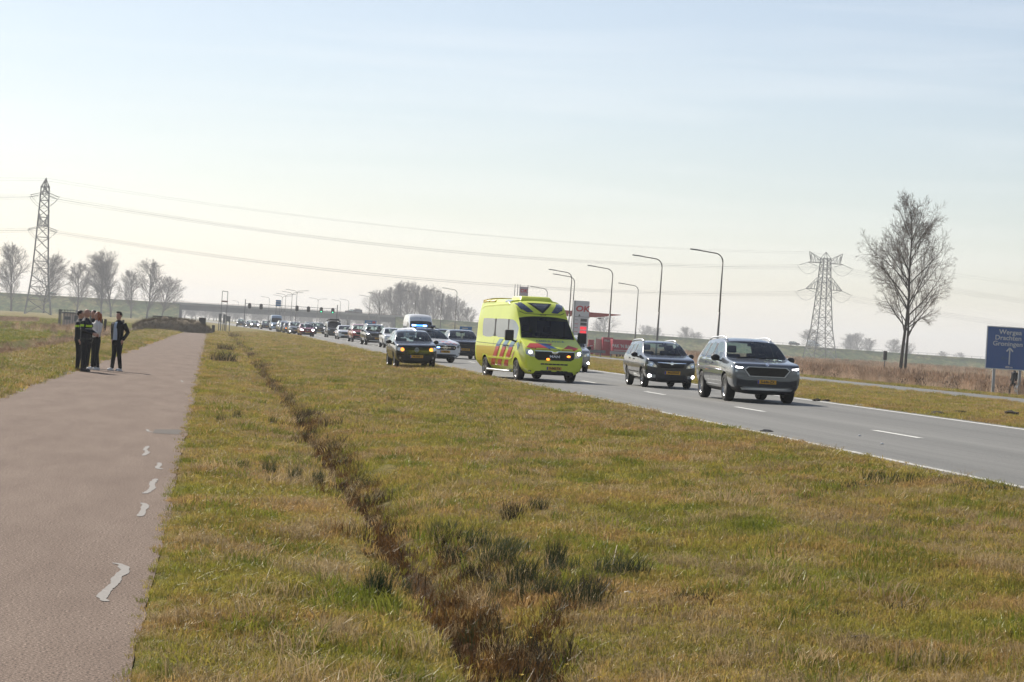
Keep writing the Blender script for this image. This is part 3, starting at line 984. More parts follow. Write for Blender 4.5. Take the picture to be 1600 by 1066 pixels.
# ---------------------------------------------------------------- anthracite estate car
def new_estate(label, pm, group, txt, fogs=True, lamp=None):
    root, bvh, L = car('car', label, 'car', EST, pm, group)
    gr = patch(bvh, 'F', [(-.44, .80), (.44, .80), (.36, .645), (-.36, .645)], 'grille', M_GLOSSB, root, .012, .08)
    sweep(bvh, root, 'F', [(x, .815 - .015 * (1 - abs(x) / .46)) for x in np.linspace(-.46, .46, 13)], .026, 'grille_trim', M_CHROME, .016)
    disc(bvh, root, 'F', 0, .80, .055, 'emblem', M_CHROME, .026)
    hl = [(-.80, .84), (-.62, .83), (-.49, .72), (-.47, .655), (-.62, .66), (-.79, .70)]
    for f in (lambda p: p, mirrored):
        h = patch(bvh, 'F', f(hl), 'headlight', M_LENS, root, .010, .06)
        sx = 1 if f is mirrored else -1
        disc(bvh, h, 'F', sx * .66, .75, .055, 'reflector', lamp or M_CHROME, .018)
        disc(bvh, h, 'F', sx * .55, .70, .04, 'reflector', M_CHROME, .018)
        fg = patch(bvh, 'F', f([(-.80, .43), (-.52, .42), (-.52, .33), (-.78, .33)]), 'fog_light', M_LENS, root, .010, .06)
        if fogs: disc(bvh, fg, 'F', sx * .70, .385, .045, 'fog_bulb', M_BEAM, .02)
    patch(bvh, 'F', [(-.46, .43), (.46, .43), (.50, .27), (-.50, .27)], 'air_intake', M_TRIM, root, .008, .1)
    plate(bvh, root, txt, .03, .50)
    seams(bvh, root, (1.36, 2.37, 3.06), .28, .96, L)
    handles(bvh, root, ((2.22, .88), (2.95, .90)), L, pm)
    for ax in 'LR':
        patch(bvh, ax, [(1.3 - L / 2, .46), (3.0 - L / 2, .48), (3.0 - L / 2, .52), (1.3 - L / 2, .50)], 'side_moulding', M_TRIM, root, .012, .2)
    rails(bvh, root, 1.95, 3.9, L, M_SATIN, .53)
    wp = MB()
    for x0, x1 in ((-.48, -.02), (.02, .5)):
        wp.tube([proj(bvh, 'F', x0 + (x1 - x0) * t, 1.07 + .02 * t, .012) for t in np.linspace(0, 1, 6)], .010, 5)
    wp.build('wiper', M_TRIM, root)
    return root
fab = new_estate('dark grey estate car with roof rails and lit fog lamps, beside the ambulance', P_ANTH, G_QUEUE, '94-STH-8')
w = gnd(1004.6, 604, .40)
place(fab, w.x + .74, w.y - .84, 1.0)

# ---------------------------------------------------------------- black hatchback on the verge
def new_hatch(label, pm, group, txt, glow=None, name='car', badge=None):
    root, bvh, L = car(name, label, 'car', HAT, pm, group)
    patch(bvh, 'F', [(-.52, .80), (.52, .80), (.48, .70), (-.48, .70)], 'grille', M_GLOSSB, root, .010, .08)
    hl = [(-.80, .83), (-.60, .81), (-.49, .76), (-.47, .66), (-.60, .64), (-.79, .70)]
    for f in (lambda p: p, mirrored):
        sx = 1 if f is mirrored else -1
        h = patch(bvh, 'F', f(hl), 'headlight', M_LENS, root, .010, .06)
        disc(bvh, h, 'F', sx * .56, .725, .07, 'headlight_bulb', glow or M_CHROME, .020)
        disc(bvh, h, 'F', sx * .70, .755, .045, 'reflector', M_CHROME, .018)
        disc(bvh, root, 'F', sx * .64, .40, .04, 'fog_light', M_LENS, .012)
    patch(bvh, 'F', [(-.70, .50), (.70, .50), (.66, .30), (-.66, .30)], 'air_intake', M_TRIM, root, .008, .1)
    if badge:
        e = disc(bvh, root, 'F', 0, .715, .085, 'emblem', M_EMB, .018)
        disc(bvh, e, 'F', 0, .715, .070, 'emblem_field', mat('emblem blue', (.03, .05, .10), .3), .022)
        word(bvh, 'F', 'V', .095, 0, .752, 'emblem_letter', M_EMB, e, .027, .002)
        word(bvh, 'F', 'W', .105, 0, .688, 'emblem_letter', M_EMB, e, .027, .002)
    else:
        disc(bvh, root, 'F', 0, .75, .05, 'emblem', M_CHROME, .014)
    plate(bvh, root, txt, .0, .455)
    seams(bvh, root, (1.36, 2.37, 3.0), .28, .95, L)
    handles(bvh, root, ((2.22, .87), (2.92, .89)), L, pm)
    return root
pol = new_hatch('black hatchback with glowing amber indicators, pulled onto the grass verge', P_BLACK, G_QUEUE, '34-XRB-1', M_AMBERH, badge=True)
a, b = gnd(616, 573, .27), gnd(677, 577, .31)
place(pol, (a.x + b.x) / 2 + .05, (a.y + b.y) / 2 - .8, 2.0)

# ---------------------------------------------------------------- police car
def new_mpv(label, pm, group, txt, name='car', cat='car', star=True):
    root, bvh, L = car(name, label, cat, MPV, pm, group)
    gr = [(-.50, .80), (.50, .80), (.58, .72), (.50, .60), (-.50, .60), (-.58, .72)]
    g = patch(bvh, 'F', gr, 'grille', M_GLOSSB, root, .010, .08)
    if star:
        sweep(bvh, g, 'F', [(x, .70) for x in np.linspace(-.5, .5, 9)], .03, 'grille_bar', M_CHROME, .018)
        for k in range(3):
            a_ = R(90 + 120 * k)
            sweep(bvh, g, 'F', [(0, .70), (.085 * math.cos(a_), .70 + .085 * math.sin(a_))], .024, 'star_arm', M_CHROME, .028)
        sweep(bvh, g, 'F', [(.095 * math.cos(t), .70 + .095 * math.sin(t)) for t in np.linspace(0, 2 * math.pi, 19)], .016, 'star_ring', M_CHROME, .028)
    hl = [(-.86, .86), (-.66, .83), (-.60, .74), (-.66, .69), (-.84, .74)]
    for f in (lambda p: p, mirrored):
        patch(bvh, 'F', f(hl), 'headlight', M_LENSD, root, .010, .06)
        patch(bvh, 'F', f([(-.84, .50), (-.70, .47), (-.80, .38)]), 'corner_intake', M_TRIM, root, .008, .06)
    patch(bvh, 'F', [(-.55, .40), (.55, .40), (.68, .27), (-.68, .27)], 'air_intake', M_TRIM, root, .008, .1)
    plate(bvh, root, txt, .0, .515)
    seams(bvh, root, (1.50, 2.57, 3.35), .30, .99, L)
    handles(bvh, root, ((2.40, .90), (3.22, .93)), L, pm)
    return root, bvh, L
pc, bvh, L = new_mpv('white police car with red and blue stripes and flashing blue roof bar', P_WHITE, G_QUEUE, 'T-812-KL', 'police_car', 'police car')
for x0, m in ((.02, F_BLUE), (.20, F_RED), (.38, F_BLUE), (.56, F_RED)):
    patch(bvh, 'F', [(x0 - .28, .985), (x0 - .10, .985), (x0 + .07, .845), (x0 - .06, .845)], 'bonnet_stripe', m, pc, .006, .06)
    patch(bvh, 'F', [(-.75 + x0 * .4, .985), (-.66 + x0 * .4, .985), (-.70 + x0 * .4, .93), (-.78 + x0 * .4, .93)], 'bonnet_stripe', m, pc, .006, .06)
for ax in 'LR':
    for k in range(5):
        y = 1.1 + .62 * k - L / 2
        patch(bvh, ax, [(y, .55), (y + .22, .55), (y - .08, .92), (y - .30, .92)], 'side_stripe', F_BLUE if k % 2 else F_RED, pc, .006, .1)
zr = proj(bvh, 'T', 0, 2.35 - L / 2, 0).z
lb = MB().box((0, 2.35 - L / 2, zr + .05), (1.18, .26, .03))
lbo = link('light_bar', bevelled(lb.mesh('light_bar', M_TRIM), .012), pc)
for i, (x, ww_, m) in enumerate(((-.52, .12, M_BLUEW), (-.27, .34, M_BLUE), (.02, .16, M_BLUEW), (.22, .20, M_BLUEOFF), (.45, .22, M_BLUEOFF))):
    q = MB().box((x, 2.35 - L / 2, zr + .105), (ww_, .24, .08))
    link('flasher', bevelled(q.mesh('flasher', m), .015), lbo)
for s in (-1, 1): MB().box((s * .45, 2.35 - L / 2, zr + .012), (.06, .12, .06)).build('light_bar_foot', M_TRIM, pc)
for x in (-.36, .36):
    patch(bvh, 'F', [(x - .07, .73), (x + .07, .73), (x + .07, .67), (x - .07, .67)], 'grille_flasher', M_BLUEW if x < 0 else M_BLUEOFF, pc, .03, .1)
a = gnd(709.8, 566.5, .37)
place(pc, a.x - .55, a.y - .95, 21)

# ---------------------------------------------------------------- ambulance
def new_van(key, label, cat, name, pm, group, txt, gl, sgl):
    root, bvh, L = car(name, label, cat, key, pm, group, gl, sgl)
    hl = [(-.96, 1.06), (-.70, .985), (-.66, .80), (-.80, .80), (-.95, .88)]
    patch(bvh, 'F', [(-.66, .975), (.66, .975), (.66, .77), (.55, .70), (-.55, .70), (-.66, .77)], 'grille', M_GLOSSB, root, .012, .08)
    for f in (lambda p: p, mirrored):
        sx = 1 if f is mirrored else -1
        h = patch(bvh, 'F', f(hl), 'headlight', M_LENS, root, .012, .06)
        disc(bvh, h, 'F', sx * .82, .945, .045, 'headlight_bulb', M_BEAM, .024)
        disc(bvh, h, 'F', sx * .73, .89, .045, 'reflector', M_CHROME, .02)
        fg = patch(bvh, 'F', f([(-.90, .37), (-.76, .36), (-.76, .31), (-.90, .31)]), 'fog_light', M_TRIM, root, .010, .06)
        disc(bvh, fg, 'F', sx * .82, .34, .022, 'fog_bulb', M_LENS, .02)
    for z0, z1, xs in ((.60, .555, [(-.46, .46)]), (.375, .335, [(-.46, -.08), (.08, .46)]), (.32, .285, [(-.46, -.08), (.08, .46)])):
        for xa, xb in xs:
            n_ = max(3, int((xb - xa) / .12))
            for i in range(n_):
                x = xa + (xb - xa) * i / n_
                patch(bvh, 'F', [(x + .006, z0), (x + (xb - xa) / n_ - .006, z0), (x + (xb - xa) / n_ - .006, z1), (x + .006, z1)], 'bumper_vent', M_TRIM, root, .007, .2)
    sweep(bvh, root, 'F', [(x, .995 - .05 * max(0, 1 - abs(x) / .12)) for x in np.linspace(-.68, .68, 27)], .022, 'grille_trim', M_CHROME, .02)
    plate(bvh, root, txt, .0, .445)
    wp = MB()
    for x0, x1 in ((-.72, -.05), (.0, .70)):
        wp.tube([proj(bvh, 'F', x0 + (x1 - x0) * t, 1.44 + .02 * t, .014) for t in np.linspace(0, 1, 6)], .012, 5)
    wp.build('wiper', M_TRIM, root)
    seams(bvh, root, (1.08, 2.09, 3.64), .35, 1.30, L)
    handles(bvh, root, ((1.95, 1.10), (2.30, 1.10)), L, M_TRIM)
    return root, bvh, L
am, bvh, L = new_van(AMB, 'lime yellow ambulance with red and blue stripes and orange grille flashers', 'ambulance', 'ambulance', P_YEL, G_QUEUE, 'V-045-TX', G_DARK, M_FROST_SHEEN)
word(bvh, 'F', 'MAN', .105, 0, .825, 'lettering', mat('white lettering', (.75, .76, .78), .4), am, .026, .004, sx=1.5)
sweep(bvh, am, 'F', [(.10 * math.cos(t), .99 - .075 * math.sin(t)) for t in np.linspace(0, math.pi, 11)], .016, 'emblem', M_CHROME, .026)
for x, z in ((-.22, .735), (.47, .845)):
    disc(bvh, am, 'F', x, z, .06, 'grille_flasher', M_ORANGE, .03, .036)
patch(bvh, 'F', [(-.93, 1.10), (-.74, 1.225), (-.45, 1.235), (-.12, 1.035), (-.66, 1.035)], 'bonnet_stripe', F_RED, am, .006, .06)
patch(bvh, 'F', [(-.45, 1.235), (-.19, 1.235), (.20, 1.035), (-.12, 1.035)], 'bonnet_stripe', F_BLUE, am, .006, .06)
patch(bvh, 'F', [(-.19, 1.235), (.02, 1.235), (-.07, 1.18)], 'bonnet_stripe', F_RED, am, .006, .06)
patch(bvh, 'F', [(.22, 1.035), (.54, 1.205), (.84, 1.12), (.66, 1.035)], 'bonnet_stripe', F_RED, am, .006, .06)
word(bvh, 'F', 'AMBULANCE', .075, 0, 1.305, 'lettering', mat('grey blue lettering', (.13, .22, .22), .5), am, .006, .0015, sx=2.2)
word(bvh, 'F', '02-114', .07, 0, 2.155, 'lettering', M_INK, am, .01, .001)
# roof housing over the cab
for f in (lambda p: p, mirrored):
    patch(bvh, 'F', f([(-.84, 2.53), (-.60, 2.54), (-.30, 2.23), (-.52, 2.22), (-.74, 2.36)]), 'roof_flasher', M_BLUEOFF, am, .02, .07)
    patch(bvh, 'F', f([(-.83, 2.52), (-.80, 2.53), (-.66, 2.32), (-.70, 2.30)]), 'roof_flasher_trim', M_TRIM, am, .012, .07)
patch(bvh, 'F', [(-.42, 2.54), (.42, 2.54), (0, 2.20)], 'centre_flasher', M_GLOSSB, am, .014, .06)
patch(bvh, 'F', [(-.30, 2.51), (.30, 2.51), (0, 2.27)], 'centre_lens', M_LENSD, am, .022, .06)
sweep(bvh, am, 'F', [(-.84, 2.36), (-.76, 2.24), (-.62, 2.185), (-.3, 2.175), (0, 2.172), (.3, 2.175), (.62, 2.185), (.76, 2.24), (.84, 2.36)], .018, 'housing_groove', M_TRIM, .006)
ac = MB()
for (y0, y1, z1, w1, w0) in ((2.15, 3.35, 2.76, .50, .60),):
    ya, yb = y0 - L / 2, y1 - L / 2
    ac.add([(-w0, ya, 2.58), (w0, ya, 2.58), (w0, yb, 2.58), (-w0, yb, 2.58), (-w1, ya + .22, z1), (w1, ya + .22, z1), (w1, yb - .1, z1), (-w1, yb - .1, z1)],
           [(0, 3, 2, 1), (4, 5, 6, 7), (0, 1, 5, 4), (1, 2, 6, 5), (2, 3, 7, 6), (3, 0, 4, 7)])
link('air_conditioner', shade(bevelled(ac.mesh('air_conditioner', P_YEL), .06, 3)), am)
for s in (-1, 1):
    fo = patch(bvh, 'T', [(s * .56, 2.3 - L / 2), (s * .86, 2.45 - L / 2), (s * .88, 5.75 - L / 2), (s * .56, 5.75 - L / 2)][::s], 'roof_fairing', P_YEL, am, .05, .12, .10)
    for y, m in ((2.75, M_LENS), (4.6, P_MUST), (5.3, P_MUST)):
        patch(bvh, 'T', [(s * .74, y - .3 - L / 2), (s * .84, y - .3 - L / 2), (s * .84, y + .3 - L / 2), (s * .74, y + .3 - L / 2)][::s], 'fairing_lamp', m, fo, .06, .12, .03)
patch(bvh, 'T', [(-.80, 5.45 - L / 2), (.80, 5.45 - L / 2), (.80, 5.82 - L / 2), (-.80, 5.82 - L / 2)], 'rear_spoiler', P_MUST, am, .09, .12, .12)
for ax in 'LR':
    f = lambda y, z: (y - L / 2, z)
    patch(bvh, ax, [f(2.75, .42), f(5.75, .42), f(5.75, 1.05), f(3.4, 1.05)], 'reflective_panel', P_MUST, am, .004, .12)
    for k in range(3):
        y = 1.66 + .76 * k
        f = lambda yy, z, yc=y: (yc + (yy - yc) * 1.3 - (z - .88) * .42 - L / 2, z)
        patch(bvh, ax, [f(y - .36, 1.315), f(y - .02, 1.315), f(y + .14, 1.14), f(y - .20, 1.14)], 'side_stripe', F_LBLUE, am, .010, .1)
        patch(bvh, ax, [f(y - .20, 1.135), f(y + .14, 1.135), f(y + .20, .80), f(y + .06, .80)], 'side_stripe', F_BLUE, am, .010, .1)
        patch(bvh, ax, [f(y - .19, 1.06), f(y + .10, 1.06), f(y + .28, .74), f(y - .04, .74)], 'side_stripe', F_RED, am, .014, .1)
        patch(bvh, ax, [f(y - .02, .735), f(y + .30, .735), f(y + .34, .645), f(y + .02, .645)], 'side_stripe', F_PINK, am, .014, .1)
        patch(bvh, ax, [f(y + .02, .64), f(y + .32, .64), f(y + .50, .42), f(y + .16, .42)], 'side_stripe', F_RED, am, .014, .1)
    f = lambda y, z: (y - L / 2, z)
    patch(bvh, ax, [f(.62, 1.12), f(.84, 1.25), f(.92, 1.20), f(.80, .98)], 'side_stripe', F_LBLUE, am, .010, .08)
    patch(bvh, ax, [f(1.16, .93), f(1.42, .80), f(1.42, .68), f(1.30, .76)], 'side_stripe', F_PINK, am, .010, .08)
    sweep(bvh, am, ax, [(y - L / 2, 1.10 + .01 * y) for y in np.linspace(1.1, 5.8, 18)], .014, 'body_groove', M_TRIM, .004)
    sweep(bvh, am, ax, [(y - L / 2, .68) for y in np.linspace(1.5, 4.2, 9)], .05, 'side_moulding', P_YEL, .02)
    sg = -1 if ax == 'L' else 1
    MB().tube([(sg * .98, 1.55 - L / 2, .30), (sg * 1.05, 1.62 - L / 2, .27), (sg * 1.05, 4.1 - L / 2, .27), (sg * .98, 4.2 - L / 2, .30)], .035, 8).build('side_step', M_SATIN, am, True)
a, b = gnd(811, 593, .36), gnd(893, 598, .36)
place(am, (a.x + b.x) / 2 + .12, (a.y + b.y) / 2 - 1.02, 9.5)
# ---------------------------------------------------------------- the rest of the traffic
def recolour(root, pm, old):
    for ch in root.children:
        if ch.type != 'MESH': continue
        for i, sl in enumerate(ch.material_slots):
            if sl.material == old:
                sl.link = 'OBJECT'
                sl.material = pm
    return root
def clone(src, label, pm, old, X, Y, yaw=0.0, L=4.4, name='car', cat='car', sc=(1, 1, 1)):
    o = copy_tree(src)
    o.name = name
    tag(o, label, cat, G_QUEUE)
    o.scale = sc
    if pm is not old: recolour(o, pm, old)
    o['_L'] = L * sc[1]
    place(o, X, Y, yaw)
    return o
def lamps(root, m):
    for ch in root.children:
        for g in [ch] + list(ch.children):
            if g.name.split('.')[0] in ('headlight_bulb', 'reflector', 'running_light', 'fog_bulb'):
                for sl in g.material_slots:
                    sl.link = 'OBJECT'; sl.material = m
def spot(u, v, half=.75, over=.9):
    """front bumper middle from the pixel of the front left wheel's foot"""
    p = gnd(u, v, .37)
    return p.x + half, p.y - over

# prototypes for the queue
proto_mpv, bvh, L = new_mpv('black hatchback with amber plate, behind the striped police car', P_BLACK, G_QUEUE, 'H-203-VS', star=False)
p = gnd(745, 562, .39)
place(proto_mpv, p.x - .75, p.y - .9, 1)
vn, bvh, Lv = new_van(VAN, 'tall white panel van behind the police car roof bar', 'van', 'van', P_WHITE, G_QUEUE, 'V-771-NB', G_DARK, G_DARK)
place(vn, at(660, 520, 180).x, 180, 1)
word(bvh, 'F', 'A', .12, 0, 2.28, 'roof_mark', M_TRIM, vn, .008)
sv, bvh, Ls = car('van', 'warm grey van with a ladder rack on its roof, in the queue', 'van', BUS, P_VANG, G_QUEUE, G_DARK, G_DARK)
for f in (lambda p: p, mirrored):
    patch(bvh, 'F', f([(-.84, .99), (-.62, .93), (-.60, .80), (-.82, .86)]), 'headlight', M_LENS, sv, .012, .06)
patch(bvh, 'F', [(-.55, .90), (.55, .90), (.52, .74), (-.52, .74)], 'grille', M_GLOSSB, sv, .012, .08)
patch(bvh, 'F', [(-.6, .55), (.6, .55), (.6, .32), (-.6, .32)], 'air_intake', M_TRIM, sv, .01, .08)
plate(bvh, sv, 'V-318-RG', 0, .62)
rk = MB()
for y in (1.9, 2.8, 3.7): rk.bar((-.72, y - Ls / 2, 1.96), (.72, y - Ls / 2, 1.96), .05)
for s in (-1, 1): rk.bar((s * .7, 1.85 - Ls / 2, 1.97), (s * .7, 3.75 - Ls / 2, 1.97), .06)
for s in (-1, 1):
    for y in (1.9, 2.8, 3.7): rk.bar((s * .70, y - Ls / 2, 1.8), (s * .70, y - Ls / 2, 1.96), .05)
rk.build('roof_rack', M_TRIM, sv)
ld = MB().box((0, 2.9 - Ls / 2, 2.06), (1.1, 2.6, .16))
link('roof_load', bevelled(ld.mesh('roof_load', M_TRIM), .03), sv)

def q(src, label, pm, old, u, v, Y, yaw=2, L=4.4, name='car', cat='car', sc=(1, 1, 1)):
    return clone(src, label, pm, old, at(u, v, Y).x, Y, yaw, L, name, cat, sc)
place(sv, at(523, 530, 270).x, 270, 2)
q(fab, 'silver car mostly hidden behind the ambulance, only its side showing', P_SILVER, P_ANTH, 893, 583, 99, 0, 4.24)
q(proto_mpv, 'dark car whose roof shows between the police car and black hatchback', P_DBLUE, P_BLACK, 697, 545, 156, 0, 4.42)
white = q(pol, 'white car in the queue directly left of the black verge hatchback', P_WHITE, P_BLACK, 618, 543, 171, 2, 3.92, sc=(1.05, 1.1, 1.0))
lamps(white, M_CHROME)
q(kod, 'dark grey SUV with bright headlamp beside the white queue car', P_ANTH, P_GREY, 589, 542, 189, 3, 4.69)
q(kod, 'bright red SUV in the queue', P_RED, P_GREY, 565, 536, 217, 3, 4.69, sc=(.97, .95, .98))
q(proto_mpv, 'pale white saloon between the red SUV and the grey van', P_WHITE, P_BLACK, 541, 532, 245, 2, 4.42, sc=(1, 1.05, .95))
q(kod, 'dark SUV in the right lane behind the grey van', P_BLACK, P_GREY, 498, 524.7, 350, 1, 4.69)
f1 = q(pol, 'dark red hatchback leading the left lane of the queue', P_DRED, P_BLACK, 480, 528, 268, 3, 3.92, sc=(1.03, 1.1, 1)); lamps(f1, M_BEAM)
q(kod, 'dark blue SUV roof showing just above the dark red hatchback', P_DBLUE, P_GREY, 485, 521, 335, 1, 4.69)
q(fab, 'pale grey estate car following the dark red hatchback', P_SILVER, P_ANTH, 462, 525.8, 292, 2, 4.24, sc=(1.05, 1.0, 1.08))
q(pol, 'dark blue hatchback half hidden behind the pale estate', P_DBLUE, P_BLACK, 453, 524, 312, 2, 3.92)
q(proto_mpv, 'grey car between the dark blue hatchback and the light silver SUV', P_GREY, P_BLACK, 447, 523, 330, 2, 4.42)
q(kod, 'light silver SUV just in front of the pale blue van', P_SILVER, P_GREY, 443, 521.7, 352, 2, 4.69)
q(vn, 'pale blue high-roof van in the far queue', P_LBLUE, P_WHITE, 432, 519.5, 400, 2, 6.0, 'van', 'van')
q(proto_mpv, 'black car behind the pale blue van', P_BLACK, P_BLACK, 416, 516.5, 425, 2, 4.42)
m1 = q(pol, 'pale car with two bright headlamps near the overpass', P_SILVER, P_BLACK, 398, 515.5, 455, 1, 3.92, sc=(1.05, 1.1, 1)); lamps(m1, M_BEAM)
q(fab, 'small grey car at the tail of the queue', P_GREY, P_ANTH, 390, 514, 480, 1, 4.24)
q(kod, 'dark green vehicle alone beyond the tail of the queue', paint('dark green', (.03, .045, .035)), P_GREY, 376, 512, 510, 0, 4.69)
# ================================================================ overpass, embankments, trees, pylons, street furniture
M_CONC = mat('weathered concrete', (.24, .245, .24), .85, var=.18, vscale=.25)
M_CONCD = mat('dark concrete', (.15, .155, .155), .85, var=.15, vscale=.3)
M_GALV = mat('galvanised steel', (.34, .35, .36), .5, .6)
M_DGALV = mat('dull grey steel', (.17, .175, .18), .6, .4)
M_POLE = mat('lamp pole', (.16, .15, .135), .55, .3)
M_RUST = mat('rust brown rail', (.16, .09, .065), .8)
M_SIGNB = mat('blue sign face', (.010, .080, .29), .42, 0, .5, coat=.2)
M_SIGNW = mat('white sign film', (.60, .62, .62), .5)
M_SIGNBK = mat('sign back grey', (.22, .23, .24), .6)

def slope_material():
    m = bpy.data.materials.new('slope grass'); m.use_nodes = True
    nt = m.node_tree; b = nt.nodes['Principled BSDF']
    b.inputs['Roughness'].default_value = 1; b.inputs['Specular IOR Level'].default_value = .1
    n = world_noise(nt, .12, 5, .65); n2 = world_noise(nt, .5, 6, .75)
    r = ramp(nt, [(.38, (.055, .095, .026)), (.5, (.11, .135, .040)), (.62, (.20, .18, .07))])
    r2 = ramp(nt, [(.38, (.55, .55, .52)), (.62, (1.35, 1.35, 1.3))])
    nt.links.new(n.outputs['Fac'], r.inputs['Fac']); nt.links.new(n2.outputs['Fac'], r2.inputs['Fac'])
    mx = nt.nodes.new('ShaderNodeMix'); mx.data_type = 'RGBA'; mx.blend_type = 'MULTIPLY'; mx.inputs['Factor'].default_value = 1
    nt.links.new(r.outputs['Color'], mx.inputs['A']); nt.links.new(r2.outputs['Color'], mx.inputs['B'])
    nt.links.new(mx.outputs['Result'], b.inputs['Base Color'])
    return m
M_SLOPE = slope_material()
BY = 1000.0
xa, xb = at(284, 490, BY).x, at(612, 500, BY).x
def bank_top(x):
    if x < xb: return 7.3
    return max(3.6, 7.3 - (x - xb) * .0155 + (x - xb) ** 2 * 1.2e-5)
def bank(name, x0, x1, label):
    xs = np.linspace(x0, x1, 40)
    vs, fs = [], []
    for i, x in enumerate(xs):
        t = bank_top(x)
        wv = 1.2 * mnoise.noise(Vector((x * .02, 0, 0)))
        for dy, z in ((-6 - 2.1 * t + wv, -.12), (-6 - 1.0 * t, t * .5 + .1 * wv), (-6.3, t), (6.3, t), (6 + 2.1 * t, -.12)):
            vs.append((x, BY + dy, z))
    for i in range(len(xs) - 1):
        for k in range(4):
            fs.append((i * 5 + k, i * 5 + k + 5, i * 5 + k + 6, i * 5 + k + 1))
    fs.append((0, 1, 2, 3, 4)); n = (len(xs) - 1) * 5; fs.append((n + 4, n + 3, n + 2, n + 1, n))
    return tag(link(name, mesh(name, vs, fs, M_SLOPE, False)), kind='structure')
bank('embankment', -420, xa - 1.0, '')
bank('embankment', xb + 1.0, 800, '')

ov = thing('overpass', 'long grey concrete road overpass crossing behind the queue', 'overpass', ((xa + xb) / 2, BY, 0))
def loc(v, o=ov): return Vector(v) - o.location
cx = (xa + xb) / 2
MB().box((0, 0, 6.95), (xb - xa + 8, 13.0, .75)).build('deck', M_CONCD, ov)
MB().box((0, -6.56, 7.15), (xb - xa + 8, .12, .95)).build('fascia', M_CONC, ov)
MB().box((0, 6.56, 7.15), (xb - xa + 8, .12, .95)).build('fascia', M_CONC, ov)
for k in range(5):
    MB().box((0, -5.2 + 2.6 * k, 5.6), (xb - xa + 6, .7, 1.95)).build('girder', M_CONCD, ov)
for px_ in (438, 545):
    X = at(px_, 490, BY).x - cx
    for k in range(4):
        MB().tube([(X, -4.8 + 3.2 * k, -.3), (X, -4.8 + 3.2 * k, 4.5)], .55, 12).build('pier', M_CONC, ov, True)
    MB().box((X, 0, 4.45), (1.4, 12, .5)).build('pier_cap', M_CONC, ov)
for s in (-1, 1):
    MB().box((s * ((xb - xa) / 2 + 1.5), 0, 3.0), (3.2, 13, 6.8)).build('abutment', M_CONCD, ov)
rl = MB()
for z in (8.05, 7.75): rl.box((0, -6.4, z), (xb - xa + 8, .1, .10))
rl.build('hand_rail', M_RUST, ov)
for k in range(int((xb - xa) / 3)):
    MB().box((-(xb - xa) / 2 + 3 * k, -6.4, 7.85), (.09, .09, .5)).build('rail_post', M_RUST, ov)
for i, (x0, x1) in enumerate(((-420, xa - 4), (xb + 4, 800))):
    gr = thing('guard_rail', ('steel guard rail along the bank top behind the left trees', 'steel guard rail along the long bank right of the overpass')[i], 'guard rail', ((x0 + x1) / 2, BY - 6, 0))
    m_ = (x0 + x1) / 2
    xs = np.linspace(x0, x1, 50)
    for a, b in zip(xs[:-1], xs[1:]):
        bm_ = MB().bar((a - m_, 0, bank_top(a) + .78), (b - m_, 0, bank_top(b) + .78), .34, .10)
        bm_.build('rail_beam', M_DGALV, gr)
    ps = MB()
    for x in np.arange(x0, x1, 4.0): ps.box((x - m_, .05, bank_top(x) + .35), (.12, .12, .9))
    tag(ps.build('posts', M_DGALV, gr), kind='stuff')

# vehicles on the overpass road (crosswise)
def cross(src, label, pm, old, u, rz, name='car', cat='car'):
    o = copy_tree(src); o.name = name
    tag(o, label, cat, 'vehicles on the overpass road')
    if pm is not old: recolour(o, pm, old)
    X = at(u, 500, BY - 2).x
    o.location = (X, BY - 2, bank_top(X) + (.06 if X > xb or X < xa else .04)); o.rotation_euler = (0, 0, rz)
cross(kod, 'dark car driving on the bank road near the pylon', P_ANTH, P_GREY, 1243, R(90))
cross(vn, 'pale van on the bank road behind the pylon', P_WHITE, P_WHITE, 1272, R(90), 'van', 'van')
cross(kod, 'dark SUV crossing the overpass above the queue', P_ANTH, P_GREY, 547, R(-90))
cross(sv, 'grey van crossing the overpass above the queue', P_VANG, P_VANG, 556, R(-90), 'van', 'van')
cross(pol, 'dark car on the bank road behind the left pylon', P_BLACK, P_BLACK, 79, R(90))
